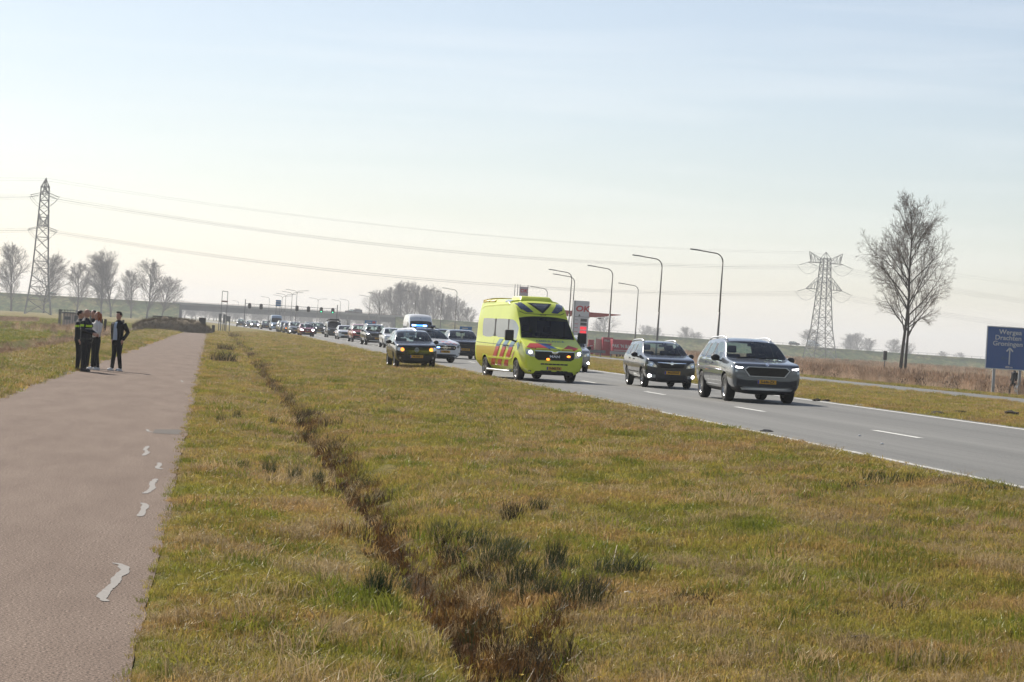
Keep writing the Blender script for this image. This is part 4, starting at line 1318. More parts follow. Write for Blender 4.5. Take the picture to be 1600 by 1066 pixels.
# ---------------------------------------------------------------- bare trees
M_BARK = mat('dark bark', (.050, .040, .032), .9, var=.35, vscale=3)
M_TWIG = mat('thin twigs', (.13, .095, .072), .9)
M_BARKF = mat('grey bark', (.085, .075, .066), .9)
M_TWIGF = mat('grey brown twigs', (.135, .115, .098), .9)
def grow_tree(seed, H, stems, spread, depth, twig_r, n1=15, clear=.3, kids=(9, 7, 6), up=.35, trunk_r=.28, sides=(8, 5, 3, 3, 3), narrow=1.0, low=True):
    rnd = random.Random(seed)
    trunk, crown = MB(), MB()
    def rv(s): return Vector((rnd.uniform(-s, s), rnd.uniform(-s, s), rnd.uniform(-s, s)))
    def grow(p, d, L, r, lev):
        n = max(2, 6 - lev)
        pts, rad = [p.copy()], [r]
        q = p.copy(); dd = d.copy()
        step = L / n
        tip = max(twig_r * .55, r * (.22 if lev else .12))
        for i in range(n):
            dd = (dd + rv(.10 + .04 * lev) + Vector((0, 0, up * (.10 if lev else .02)))).normalized()
            q = q + dd * step
            pts.append(q.copy()); rad.append(r + (tip - r) * (i + 1) / n)
        (trunk if lev <= 1 else crown).tube(pts, rad, sides[lev], cap=(lev == 0))
        if lev >= depth: return
        nk = n1 if lev == 0 else kids[lev - 1]
        t0 = clear if lev == 0 else .18
        for k in range(nk):
            t = t0 + (1 - t0) * ((k + rnd.random() * .9) / nk) ** (.9 if lev == 0 else .8)
            t = min(t, .985)
            f = t * n; i = min(int(f), n - 1)
            pos = pts[i].lerp(pts[i + 1], f - i)
            ax = (pts[i + 1] - pts[i]).normalized()
            side = ax.orthogonal().normalized()
            side = Matrix.Rotation(rnd.uniform(0, 2 * math.pi) + k * 2.4, 3, ax) @ side
            ang = R(rnd.uniform(24, 46) if lev else rnd.uniform(26, 52)) * narrow
            nd = (ax * math.cos(ang) + side * math.sin(ang)).normalized()
            if lev == 0:
                prof = math.sin(math.pi * min(1, .12 + .88 * (t - t0) / (1 - t0)) ** .75)
                cl = spread * (.42 + .75 * prof) * rnd.uniform(.75, 1.15)
            else:
                cl = L * rnd.uniform(.38, .62) * (1.05 - .45 * t)
            rr = max(twig_r, min(rad[i] * .55, cl * .017))
            grow(pos, nd, cl, rr, lev + 1)
    for (sx, sy, lean, h, r) in stems:
        grow(Vector((sx, sy, -.15)), Vector((lean, rnd.uniform(-.03, .03), 1)).normalized(), H * h, r, 0)
    return trunk, crown
def tree(name, label, loc_, tm, bark, twig, group=None, rz=0.0, sc=1.0, cat='tree', wide=1.0):
    root = thing(name, label, cat, loc_, rz, group)
    root.scale = (sc * wide, sc * wide, sc)
    link('trunk', tm[0], root); link('crown', tm[1], root)
    return root
def tree_mesh(seed, bark, twig, **k):
    a, b = grow_tree(seed, **k)
    return a.mesh('trunk', bark, True), b.mesh('crown', twig, False)

# the tall twin-stemmed tree by the far carriageway
tb = gnd(1410, 587, .0)
TH = (587 - 312) / FOC * tb.y * .99
big = tree_mesh(71, M_BARK, M_TWIG, H=TH, stems=((-.36, 0, .004, .98, .27), (.34, .1, .008, .86, .22)), spread=TH * .30, depth=4, twig_r=.009, n1=24, clear=.24, kids=(10, 8, 5), up=.30, narrow=1.08)
tree('bare_tree', 'tall leafless twin-stemmed tree standing in the reeds', (tb.x, tb.y, -.1), big, M_BARK, M_TWIG, wide=.80)

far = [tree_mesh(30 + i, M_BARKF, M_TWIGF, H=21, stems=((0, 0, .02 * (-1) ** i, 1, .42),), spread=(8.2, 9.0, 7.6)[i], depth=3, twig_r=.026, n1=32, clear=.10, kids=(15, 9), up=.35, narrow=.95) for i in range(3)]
LT = [(17, 492, 397, 'leafless poplar at the left edge of the row below the bank'), (66, 493, 409, 'leafless poplar half hidden behind the left pylon'), (117, 490, 414, 'leafless poplar above the fenced utility cabin'),
      (158, 495, 412, 'slim leafless tree left of the tallest in the row'), (172, 497, 404, 'tallest leafless poplar in the left row'), (203, 494, 424, 'short leafless tree between two poplars in the left row'), (229, 495, 411, 'broad leafless poplar next to the overpass end'), (252, 495, 432, 'low leafless tree touching the overpass abutment')]
for i, (u, vb, vt, lab) in enumerate(LT):
    p = at(u, vb, 930)
    h = (vb - vt) / FOC * 930
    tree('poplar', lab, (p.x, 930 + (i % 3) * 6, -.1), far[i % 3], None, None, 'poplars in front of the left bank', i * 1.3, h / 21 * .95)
MT = [(597, 458), (612, 452), (628, 446), (640, 447), (655, 450), (668, 452), (681, 458), (694, 462), (706, 466), (720, 474), (733, 482)]
for i, (u, vt) in enumerate(MT):
    Y = 1120 + (i * 37) % 60
    z = at(u, vt, Y).z
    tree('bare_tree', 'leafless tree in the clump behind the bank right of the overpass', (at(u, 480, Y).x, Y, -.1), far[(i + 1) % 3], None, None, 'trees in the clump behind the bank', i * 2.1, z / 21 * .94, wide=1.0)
RT = [(1072, 515, 1500), (1000, 512, 1700), (1022, 515, 1750), (945, 498, 1500), (1085, 522, 1700), (1265, 519, 1500), (1330, 528, 1600), (1345, 526, 1650), (1360, 532, 1600), (1395, 534, 1550), (1425, 540, 1500), (1475, 551, 1700), (1500, 553, 1800)]
for i, (u, vt, Y) in enumerate(RT):
    z = at(u, vt, Y).z
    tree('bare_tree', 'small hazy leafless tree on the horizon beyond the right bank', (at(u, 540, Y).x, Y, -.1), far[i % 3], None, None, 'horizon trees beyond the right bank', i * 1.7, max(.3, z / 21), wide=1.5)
# tree belt seen through the overpass opening
rr = random.Random(4)
for i in range(56):
    u = 284 + i * 5.9 + rr.uniform(-3, 3)
    Y = 1650 + rr.uniform(-90, 120)
    z = at(u, 487 + (u - 288) * .055 + rr.uniform(-2, 6), Y).z
    tree('bare_tree', 'far leafless tree in the hazy belt seen under the overpass', (at(u, 500, Y).x, Y, -.1), far[i % 3], None, None, 'tree belt under the overpass', i * 1.1, max(.4, z / 21), wide=2.0)
# ---------------------------------------------------------------- pylons and power lines
M_LATT = mat('pylon steel', (.20, .20, .195), .6, .3)
M_WIRE = mat('power line', (.14, .14, .14), .6, .2)
M_INSUL = mat('insulator glass', (.12, .12, .12), .4)
HW = [(0, 4.7), (4.2, 4.0), (8, 3.4), (11.4, 2.95), (15.5, 2.65), (19, 2.4), (22.5, 2.18), (25.8, 2.0), (28.3, 1.85), (30.8, 1.7), (33.2, 1.58), (35.5, 1.48), (37.3, 1.42)]
def pylon(label, base, rz):
    root = thing('pylon', label, 'pylon', base, rz, 'lattice pylons')
    hw = lambda z: float(np.interp(z, [a for a, _ in HW], [b for _, b in HW]))
    for sx in (-1, 1):
        for sy in (-1, 1):
            mb = MB()
            for (z0, a), (z1, b) in zip(HW[:-1], HW[1:]):
                mb.bar((sx * a, sy * a, z0), (sx * b, sy * b, z1), .30)
            mb.bar((sx * 1.42, sy * 1.42, 37.3), (0, 0, 39.6), .16)
            mb.build('leg', M_LATT, root)
    for f in range(4):
        rot = Matrix.Rotation(R(90 * f), 3, 'Z')
        mb = MB()
        for i, ((z0, a), (z1, b)) in enumerate(zip(HW[:-1], HW[1:])):
            P = lambda x, a_, z: rot @ Vector((x, -a_, z))
            mb.bar(P(-a, a, z0), P(b, b, z1), .15); mb.bar(P(a, a, z0), P(-b, b, z1), .15)
            if i in (0, 1, 3, 5, 7, 9, 11): mb.bar(P(-b, b, z1), P(b, b, z1), .16)
            if z0 < 12:
                zm = (z0 + z1) / 2; am = (a + b) / 2
                mb.bar(P(-am, am, zm), P(0, am, zm), .10); mb.bar(P(am, am, zm), P(0, am, zm), .10)
        mb.build('bracing', M_LATT, root)
    for s in (-1, 1):
        for z, ln, rise in ((25.8, 7.2, 4.4), (35.5, 7.0, 0)):
            mb = MB()
            a = hw(z)
            for sy in (-1, 1):
                mb.bar((s * a, sy * a, z), (s * ln, sy * .25, z), .22)
                if rise:
                    mb.bar((s * a, sy * a, z + rise), (s * ln, sy * .2, z + .1), .16)
                    for t in (.25, .5, .75):
                        x = a + (ln - a) * t
                        yy = sy * (a + (.25 - a) * t)
                        mb.bar((s * x, yy, z), (s * x, yy, z + rise * (1 - t)), .10)
                        mb.bar((s * x, yy, z), (s * (x - .2 * (ln - a)), yy * 1.1, z + rise * (1 - t + .22)), .09)
                else:
                    tip = (s * (ln - .2), 0, z + 3.9)
                    mb.bar((s * a, sy * a, z + 1.0), tip, .18)
                    mb.bar((s * (ln - 1.2), sy * .45, z), tip, .16)
                    for t in (.3, .55, .8):
                        x = a + (ln - a) * t
                        mb.bar((s * x, sy * (a + (.3 - a) * t), z), (s * (x + .25), 0, z + .6 + 3.3 * t), .10)
                        mb.bar((s * (x - 1.1), sy * (a + (.3 - a) * t), z), (s * (x + .25), 0, z + .6 + 3.3 * t), .09)
            mb.build('crossarm', M_LATT, root)
    return root
pyA_b, pyB_b = at(59, 490, 700), at(1281, 560, 850)
pyA_b.z = pyB_b.z = -.1
lineAB = (pyB_b - pyA_b)
angA = math.atan2(pyA_b.y, pyA_b.x) + R(1.5)
angB = R(12)
pyA = pylon('slim lattice pylon at the left, seen edge-on above the poplars', pyA_b, angA)
pyA.scale = (.86, .80, 1)
pyB = pylon('wide lattice pylon with two crossarms behind the right bank reeds', pyB_b, angB)
def tips(base, ang):
    out = {}
    d = Vector((math.cos(ang), math.sin(ang), 0))
    for s in (-1, 1):
        out[('low', s)] = base + d * (7.2 * s) + Vector((0, 0, 25.7))
        out[('up', s)] = base + d * (7.0 * s) + Vector((0, 0, 35.4))
        out[('earth', s)] = base + d * (6.8 * s) + Vector((0, 0, 39.3))
    return out
A, B = tips(pyA_b, angA), tips(pyB_b, angB)
Cb, Db = Vector((pyA_b.x - 330, pyA_b.y - 50, -.1)), Vector((pyB_b.x + 380, pyB_b.y + 150, -.1))
C, D = tips(Cb, angA), tips(Db, angB)
def order(P, d):  # match near side to near side
    return P
drop = 2.6
SPN = {'C': (C, A, 7.0, 'spanning left out of view from the left pylon'), 'A': (A, B, 6.0, 'spanning between the two pylons'), 'D': (B, D, 10.0, 'spanning right from the wide pylon')}
for sp, (P, Q, sag, where) in SPN.items():
    for lev in ('low', 'up', 'earth'):
        for s in (-1, 1):
            s2 = -s if sp == 'A' else s
            if sp == 'A':
                # keep the wires from crossing: the nearer tip joins the nearer tip
                p0 = P[(lev, s)]
                q0 = min((Q[(lev, -1)], Q[(lev, 1)]), key=lambda v: v.y) if p0.y == min(P[(lev, -1)].y, P[(lev, 1)].y) else max((Q[(lev, -1)], Q[(lev, 1)]), key=lambda v: v.y)
            else:
                p0, q0 = P[(lev, s)], Q[(lev, s)]
            dz = 0 if lev == 'earth' else -drop * .45
            p_, q_ = p0 + Vector((0, 0, dz)), q0 + Vector((0, 0, dz))
            sg = sag * (.8 if lev == 'earth' else 1)
            lab = {'low': 'lower', 'up': 'upper', 'earth': 'top earth'}[lev]
            side_ = 'near' if (p0.y + q0.y) / 2 < (P[(lev, -1)].y + P[(lev, 1)].y + Q[(lev, -1)].y + Q[(lev, 1)].y) / 4 else 'far'
            mb = MB()
            offs = (0,) if lev == 'earth' else (-.28, .28)
            o_ = thing('power_line', f'{side_} side {lab} power line {where}', 'power line', p_, 0, 'power lines')
            for of in offs:
                pts = []
                for t in np.linspace(0, 1, 41):
                    v = p_.lerp(q_, t) - p_
                    v.z += -4 * sg * t * (1 - t) + of
                    pts.append(v)
                MB().tube(pts, .018 if lev == 'earth' else .023, 4, False).build('wire', M_WIRE, o_)
# insulator strings and jumper loops hang at the arm tips
for T, py_ in ((A, pyA), (B, pyB)):
    inv = py_.matrix_basis.inverted()
    for (lev, s), p in T.items():
        if lev == 'earth': continue
        for nb in ((C, B) if T is A else (A, D)):
            tgt = min((nb[(lev, -1)], nb[(lev, 1)]), key=lambda v: (v - p).length)
            d = (tgt - p); d.z = 0; d.normalize()
            e = p + d * 4.2 + Vector((0, 0, -drop * .45))
            MB().tube([inv @ p, inv @ e], .10, 5).build('insulator', M_INSUL, py_)
        d = Vector((1, 0, 0)); pts = []
        for t in np.linspace(-1, 1, 15):
            pts.append(inv @ (p + d * (4.2 * t) + Vector((0, 0, -1.0 - 3.2 * (1 - t * t)))))
        MB().tube(pts, .05, 4, False).build('jumper', M_WIRE, py_)
# ---------------------------------------------------------------- lamp posts
def lamp_meshes(double, h):
    mb = MB()
    mb.tube([(0, 0, -.2), (0, 0, 1.2), (0, 0, h * .48)], [.11, .105, .095], 10)
    mb.tube([(0, 0, h * .48), (0, 0, h - 1.0)], [.078, .06], 10)
    arms = MB(); heads = []
    for s in ((-1, 1) if double else (-1,)):
        pts = [(0, 0, h - 1.05)]
        for t in np.linspace(0, 1, 8):
            a = R(90 * t)
            pts.append((s * .75 * (1 - math.cos(a)), 0, h - 1.0 + .75 * math.sin(a)))
        pts.append((s * 2.0, 0, h - .12))
        arms.tube(pts, [.06] * 4 + [.052] * (len(pts) - 4), 8)
        hb = MB().box((s * 2.45, 0, h - .075), (1.0, .24, .11), Matrix.Rotation(R(-4 * s), 3, 'Y'))
        heads.append(bevelled(hb.mesh('lamp_head', M_DGALV), .03))
    return mb.mesh('pole', M_POLE, True), arms.mesh('arm', M_POLE, True), heads
LM = {d: lamp_meshes(d, 10.3) for d in (False, True)}
def lamp_post(u, v, label, double=False, h=10.3):
    p = gnd(u, v, h)
    if p.y < 0: return
    root = thing('street_lamp', label, 'street lamp', (p.x, p.y, 0), R(-4) , 'street lamps along the road')
    pm, am_, hm = LM[double]
    link('pole', pm, root); link('arm', am_, root)
    for k in hm: link('lamp_head', k, root)
    root.rotation_euler = (0, R(.5), R(random.uniform(-4, 3)))
lamp_post(1129, 392, 'tallest curved street lamp, rising behind the grey SUV')
lamp_post(1034, 401, 'curved street lamp rising behind the dark grey estate car')
lamp_post(957, 417, 'curved street lamp just right of the tall fuel price sign')
lamp_post(897.5, 430, 'curved street lamp standing behind the tall fuel price sign')
lamp_post(893, 423, 'curved street lamp in front of the tall fuel price sign')
lamp_post(997, 444, 'small curved street lamp above the red banner trailer')
lamp_post(855, 449, 'curved street lamp behind the ambulance roof')
lamp_post(714, 451, 'curved street lamp right of the white van')
lamp_post(691, 454, 'curved street lamp directly above the white van')
lamp_post(650, 455, 'curved street lamp in front of the bare tree clump')
for i, (u, v) in enumerate(((464, 453), (456.5, 456), (446.5, 459), (441, 461.5), (497, 466))):
    lamp_post(u, v, ('double-armed street lamp, tallest of the cluster above the queue', 'double-armed street lamp second from right in the cluster above the queue', 'double-armed street lamp third from right in the cluster above the queue', 'double-armed street lamp above the striped route board', 'double-armed street lamp alone before the overpass')[i], True)
for i, (u, v) in enumerate(((421, 464), (373, 470), (532, 469), (545, 468), (578, 462), (594, 458))):
    lamp_post(u, v, ('thin street lamp left of the double-armed cluster', 'thin street lamp by the overpass left half', 'thin street lamp above the bridge over the red car', 'thin street lamp above the bridge by the crossing van', 'thin street lamp left of the bare tree clump', 'thin street lamp at the left edge of the bare tree clump')[i])

# ---------------------------------------------------------------- blue direction sign by the far carriageway
SY = gnd(1553, 614, .05).y
def sgn(u, v): return at(u, v, SY)
tl = sgn(1541.5, 508); bl = sgn(1538, 577)
sw, sh = 4.7, 2.62
z0 = bl.z + .02
sx0 = bl.x + .02
ds = thing('direction_sign', 'large blue road sign reading Wergea Drachten Groningen on grey posts', 'road sign', (sx0 + sw / 2, SY, .02))
face = MB().box((0, 0, z0 + sh / 2), (sw, .06, sh))
link('panel', bevelled(face.mesh('panel', M_SIGNB), .02), ds)
bor = MB()
for (c, d) in (((0, -.035, z0 + sh - .03), (sw - .02, .012, .05)), ((0, -.035, z0 + .03), (sw - .02, .012, .05)), ((-sw / 2 + .03, -.036, z0 + sh / 2), (.05, .012, sh - .02)), ((sw / 2 - .03, -.036, z0 + sh / 2), (.05, .012, sh - .02))):
    bor.box(c, d)
bor.build('border', M_SIGNW, ds)
def sign_text(t, size, x, z, align='CENTER', bold=.006):
    lettering('lettering', t, size, M_SIGNW, ds, Matrix.Translation((x - sw / 2, -.038, z0 + z)) @ Matrix.Rotation(R(90), 4, 'X'), bold=bold, align=align, sx=1.1)
sign_text('Wergea', .40, 1.48, 2.28)
sign_text('Drachten', .40, .52, 1.93, 'LEFT'); sign_text('(N31)', .30, 2.42, 1.91, 'LEFT')
sign_text('Groningen', .40, .40, 1.57, 'LEFT'); sign_text('(N31)', .30, 2.50, 1.54, 'LEFT')
sign_text('400 m', .17, 1.50, .16)
ar = MB().box((1.50 - sw / 2, -.04, z0 + .82), (.075, .012, .98))
ar.bar((1.49 - sw / 2, -.04, z0 + 1.34), (1.30 - sw / 2, -.04, z0 + 1.12), .012, .085).bar((1.51 - sw / 2, -.04, z0 + 1.34), (1.70 - sw / 2, -.04, z0 + 1.12), .012, .085)
ar.build('arrow', M_SIGNW, ds)
ab = MB().box((1.22 - sw / 2, -.037, z0 + .70), (.42, .010, .05)).bar((1.0 - sw / 2, -.037, z0 + .70), (1.14 - sw / 2, -.037, z0 + .82), .010, .05).bar((1.0 - sw / 2, -.037, z0 + .70), (1.14 - sw / 2, -.037, z0 + .58), .010, .05)
ab.build('faint_arrow', mat('dull blue arrow', (.03, .11, .24), .5), ds)
for x in (.62, 2.25, 4.1):
    MB().box((x - sw / 2, .09, (z0 + 1.0) / 2), (.16, .12, z0 + 1.4)).build('post', M_GALV, ds)
for z in (.45, 1.3, 2.2):
    MB().box((0, .05, z0 + z), (sw - .1, .03, .08)).build('stiffener', M_GALV, ds)

# ---------------------------------------------------------------- fuel station
M_OKP = mat('fuel sign panel', (.62, .63, .66), .45)
M_OKR = mat('fuel sign red', (.50, .02, .025), .45)
M_LEDW = mat('white price digits', (.8, .8, .8), .4, emit=(1, 1, .97), estr=1.2)
M_LEDR = mat('red price digits', (.8, .05, .06), .4, emit=(1, .05, .06), estr=1.5)
YS = 285.0
px_m = FOC / YS
pl, pr = at(892, 545, YS), at(916.5, 545, YS)
ptop = at(905, 470, YS).z
pw = pr.x - pl.x
ok = thing('fuel_price_sign', 'tall grey fuel sign with red OK letters and lit prices', 'fuel sign', ((pl.x + pr.x) / 2, YS, 0))
link('panel', bevelled(MB().box((0, 0, ptop / 2), (pw, .55, ptop)).mesh('panel', M_OKP), .03), ok)
MB().box((-pw / 2 + .10, -.28, ptop / 2), (.20, .04, ptop - .1)).build('edge_strip', M_GALV, ok)
def otext(t, size, x, z, m, **k):
    lettering('lettering', t, size, m, ok, Matrix.Translation((x, -.29, z)) @ Matrix.Rotation(R(90), 4, 'X'), **k)
otext('OK', .95, .12, ptop - 1.0, M_OKR, bold=.035, shear=.12, sx=1.2)
MB().box((0, -.285, ptop - 1.95), (pw - .06, .02, .05)).build('divider', M_DGALV, ok)
link('logo_mark', mesh('logo_mark', [(-.35, -.29, ptop - 1.9), (-.05, -.29, ptop - 1.9), (-.2, -.29, ptop - 1.6), (-.35, -.26, ptop - 1.9), (-.05, -.26, ptop - 1.9), (-.2, -.26, ptop - 1.6)], [(0, 1, 2), (0, 3, 4, 1), (1, 4, 5, 2), (2, 5, 3, 0)], M_DGALV), ok)
for i, (t, m) in enumerate((('1843', M_LEDW), ('1863', M_LEDW), ('2119', M_LEDR), ('2049', M_LEDR))):
    z = ptop - 2.35 - .48 * i
    MB().box((.36, -.285, z), (.78, .02, .36)).build('price_window', M_GLOSSB if m is M_LEDW else mat('red display', (.45, .02, .03), .4, emit=(1, .03, .05), estr=.6), ok)
    otext(t, .36, .36, z, m, bold=.012) if True else None
    MB().box((-.52, -.285, z), (.42, .02, .05)).build('fuel_name', M_OKR if i else M_DGALV, ok)
for k in range(3): MB().box((.38, -.285, ptop - 4.6 - .4 * k), (.10, .02, .12)).build('service_icon', M_DGALV, ok)

YC = 318.0
cl, cr_ = at(800, 490, YC).x, at(968, 492, YC).x
cz = at(930, 491, YC).z
cn = thing('station_canopy', 'red edged flat canopy of the fuel station behind the price sign', 'canopy', ((cl + cr_) / 2, YC + 4, 0))
wC = cr_ - cl
pts = [(-wC / 2, cz - .42), (wC / 2 - 3.2, cz - .42), (wC / 2, cz + .05), (wC / 2, cz + .12), (-wC / 2, cz + .42)]
vs = [(x, -5, z) for x, z in pts] + [(x, 5, z) for x, z in pts]
n = len(pts)
link('roof', mesh('roof', vs, [tuple(range(n)), tuple(range(2 * n - 1, n - 1, -1))] + [(i, i + n, (i + 1) % n + n, (i + 1) % n) for i in range(n)], mat('canopy red', (.45, .09, .07), .5, var=.1)), cn)
for x in (-wC / 2 + 2, -wC / 2 + 7, wC / 2 - 4.6):
    for y in (-3, 3): MB().box((x, y, cz / 2 - .2), (.35, .35, cz)).build('column', M_DGALV, cn)
for x in (wC / 2 - 4, wC / 2 - 2.4, wC / 2 - 5.5):
    link('downlight', bevelled(MB().box((x, -2, cz - .52), (.4, .4, .18)).mesh('downlight', M_DGALV), .03), cn)
YF = 335.0
fb = thing('banner_sign', 'upright OK banner board with three poles above the ambulance roof', 'banner', (at(812, 480, YF).x, YF, 0))
fz1, fz0 = at(815, 448, YF).z, at(815, 470, YF).z
fw = 1.25
link('board', bevelled(MB().box((.45, 0, (fz1 + fz0 - 1) / 2), (fw, .08, fz1 - fz0 + 1)).mesh('board', mat('banner fabric', (.45, .45, .50), .7)), .01), fb)
lettering('lettering', 'OK', .66, M_OKR, fb, Matrix.Translation((.45, -.06, fz1 - .6)) @ Matrix.Rotation(R(90), 4, 'X'), bold=.02, shear=.12, sx=1.05)
for x in (-.85, -.45, -.12, 1.02):
    MB().tube([(x, 0, -.1), (x, 0, fz1 + .3)], .05, 8).build('pole', M_DGALV, fb, True)

M_RAD = mat('trailer red', (.40, .045, .07), .5, var=.08, vscale=2)
M_PINK = mat('pink banner', (.55, .30, .28), .7)
YT = 262.0
def stand(u0, u1, v0, v1, Y):
    a, b = at(u0, v1, Y), at(u1, v1, Y)
    return (a.x + b.x) / 2, b.x - a.x, at((u0 + u1) / 2, v0, Y).z
x, w_, h_ = stand(956.5, 987, 531, 551, YT)
tr = thing('food_trailer', 'red food trailer lettered PAK N BAK beside the lamp post', 'trailer', (x, YT, .05))
link('box', bevelled(MB().box((0, .9, .35 + (h_ - .4) / 2), (w_, 1.8, h_ - .4)).mesh('box', M_RAD), .04), tr)
lettering('lettering', "PAK 'N BAK", .52, M_SIGNW, tr, Matrix.Translation((0, -.012, h_ * .62)) @ Matrix.Rotation(R(90), 4, 'X'), bold=.012, sx=.86)
MB().box((0, -.012, h_ * .40), (w_ * .85, .02, .06)).build('stripe', M_SIGNW, tr)
for sx_ in (-.35, .35):
    MB().lathe([(.12, -.1), (.28, -.1), (.30, 0), (.28, .1), (.12, .1)], 18, 'Y', (sx_, .15, .28)).build('wheel', M_TYRE, tr, True)
MB().bar((w_ / 2, .9, .45), (w_ / 2 + 1.0, .9, .45), .09).build('drawbar', M_DGALV, tr)
x, w_, h_ = stand(941, 957, 528, 551, YT + 2)
kk = thing('red_kiosk', 'upright dark red kiosk board left of the red food trailer', 'kiosk', (x, YT + 2, .05))
link('cabinet', bevelled(MB().box((0, .5, h_ / 2), (w_, 1.0, h_)).mesh('cabinet', M_RAD), .03), kk)
lettering('lettering', 'FRIET', .34, M_SIGNW, kk, Matrix.Translation((0, -.012, h_ * .82)) @ Matrix.Rotation(R(90), 4, 'X'), bold=.008)
x, w_, h_ = stand(930, 941, 529, 551, YT + 3)
bn = thing('pink_banner', 'faded pink and white banner beside the dark red kiosk', 'banner', (x, YT + 3, .05))
link('cloth', MB().box((0, 0, h_ / 2), (w_, .05, h_ - .2)).mesh('cloth', M_PINK), bn)
for s in (-1, 1): MB().tube([(s * w_ / 2, 0, 0), (s * w_ / 2, 0, h_ + .1)], .03, 6).build('pole', M_GALV, bn)
x, w_, h_ = stand(912, 921, 531, 548, YS - 4)
rb = thing('red_board', 'small red board standing beside the foot of the fuel sign', 'board', (x + .5, YS - 4, .05))
link('panel', bevelled(MB().box((0, 0, h_ / 2), (w_, .3, h_)).mesh('panel', M_RAD), .02), rb)
MB().box((0, -.16, h_ * .6), (w_ * .5, .02, .08)).build('stripe', M_SIGNW, rb)

def crash_barrier(label, u0, u1, v, Y, m):
    a, b = at(u0, v, Y), at(u1, v, Y)
    root = thing('crash_barrier', label, 'crash barrier', ((a.x + b.x) / 2, Y, .05), 0, 'crash barriers by the fuel station')
    wd = b.x - a.x
    MB().box((0, 0, .62), (wd, .08, .32)).build('rail', m, root)
    MB().box((0, -.05, .62), (wd, .04, .10)).build('rib', m, root)
    for k in range(int(wd / 2) + 1):
        MB().box((-wd / 2 + .1 + 2 * k, .06, .3), (.1, .1, .6)).build('post', M_DGALV, root)
crash_barrier('dark crash barrier at the foot of the fuel sign', 908, 946, 552, 250, M_DGALV)
crash_barrier('bright crash barrier in front of the red food trailer', 953, 984, 556, 246, M_GALV)

# ---------------------------------------------------------------- small blue signs, route board, traffic lights, portal
def board(name, label, u0, u1, v0, v1, Y, m, deco=None):
    a, b = at(u0, v1, Y), at(u1, v0, Y)
    zt, zb = at((u0 + u1) / 2, v0, Y).z, max(.6, at((u0 + u1) / 2, v1, Y).z)
    wd = at(u1, v1, Y).x - a.x
    root = thing(name, label, 'road sign', (a.x + wd / 2, Y, 0), 0, 'road signs')
    link('panel', bevelled(MB().box((0, 0, (zt + zb) / 2), (wd, .08, zt - zb)).mesh('panel', m), .02), root)
    for s in (-.35, .35): MB().tube([(s * wd, .1, -.1), (s * wd, .1, zt - .1)], .06, 8).build('post', M_DGALV, root)
    return root, wd, zt, zb
M_SBL = mat('sky blue sign', (.02, .16, .42), .45)
r_, wd, zt, zb = board('blue_sign', 'small blue road sign between the police car and the black hatchback', 718, 737, 510.5, 519, 300, M_SBL)
for k in range(2): MB().box((-.1 + .15 * k, -.05, zt - .22 - .26 * k), (wd * (.45 + .2 * k), .02, .10)).build('text_bar', M_SIGNW, r_)
r_, wd, zt, zb = board('blue_sign', 'blue road sign with a red corner under the overpass', 569.5, 588, 501, 508.5, 420, M_SBL)
MB().box((wd * .28, -.05, zt - .3), (.55, .02, .36)).build('red_field', M_OKR, r_)
MB().box((-wd * .15, -.05, zt - .3), (wd * .4, .02, .12)).build('text_bar', M_SIGNW, r_)
r_, wd, zt, zb = board('route_board', 'blue and white striped route board on a pole above the queue', 430.5, 439, 469, 479, 460, M_SIGNW)
for k in range(3): MB().box((0, -.05, zt - .14 - .43 * k), (wd - .04, .02, .26)).build('blue_stripe', M_SBL, r_)
for (u0, u1, v0, v1, Y, lab) in ((341.5, 346, 490, 503, 330, 'dark back of a narrow road sign at the path end'), (348, 352, 491, 505, 340, 'dark back of a second narrow road sign beside the portal'), (352.5, 360, 494, 502.5, 345, 'broad brownish sign back right of the narrow signs')):
    board('sign_back', lab, u0, u1, v0, v1, Y, M_SIGNBK)
# the light portal frame
YP = 345.0
a, b = at(345, 500, YP), at(353.5, 500, YP)
zt = at(349, 455, YP).z
pf = thing('portal_frame', 'slim two-legged metal portal rising at the path end', 'portal', ((a.x + b.x) / 2, YP, 0))
d = (b.x - a.x) / 2
for s in (-1, 1): MB().tube([(s * d, 0, -.1), (s * d, 0, zt)], .05, 6).build('leg', M_DGALV, pf)
MB().bar((-d, 0, zt), (d, 0, zt - .05), .09).build('top_beam', M_DGALV, pf)
MB().box((0, 0, at(349, 471, YP).z), (2 * d + .15, .1, .22)).build('crossbeam', M_RUST, pf)

M_TLR = mat('red signal', (.6, .03, .03), .4, emit=(1, .05, .04), estr=.0)
M_TLG = mat('green signal', (.05, .6, .3), .4, emit=(.06, 1, .45), estr=1.3)
M_TLB = mat('signal backboard', (.055, .050, .050), .7)
YL = 470.0
TL = [(390, 478), (408, 479.3), (464, 482), (482, 483.3), (502, 484.6), (520, 485.8)]
zb_ = at(455, 478.5, YL).z
gx0, gx1 = at(383, 480, YL).x, at(527, 486, YL).x
ga = thing('signal_gantry', 'thin steel gantry carrying the traffic lights over the road', 'gantry', ((gx0 + gx1) / 2, YL + .35, 0))
wg = gx1 - gx0
MB().bar((-wg / 2, 0, at(383, 474.5, YL).z), (wg / 2, 0, at(527, 483, YL).z), .09).build('beam', M_DGALV, ga)
for s in (-1, 1): MB().tube([(s * wg / 2, 0, -.2), (s * wg / 2, 0, 5.9)], .09, 8).build('post', M_DGALV, ga)
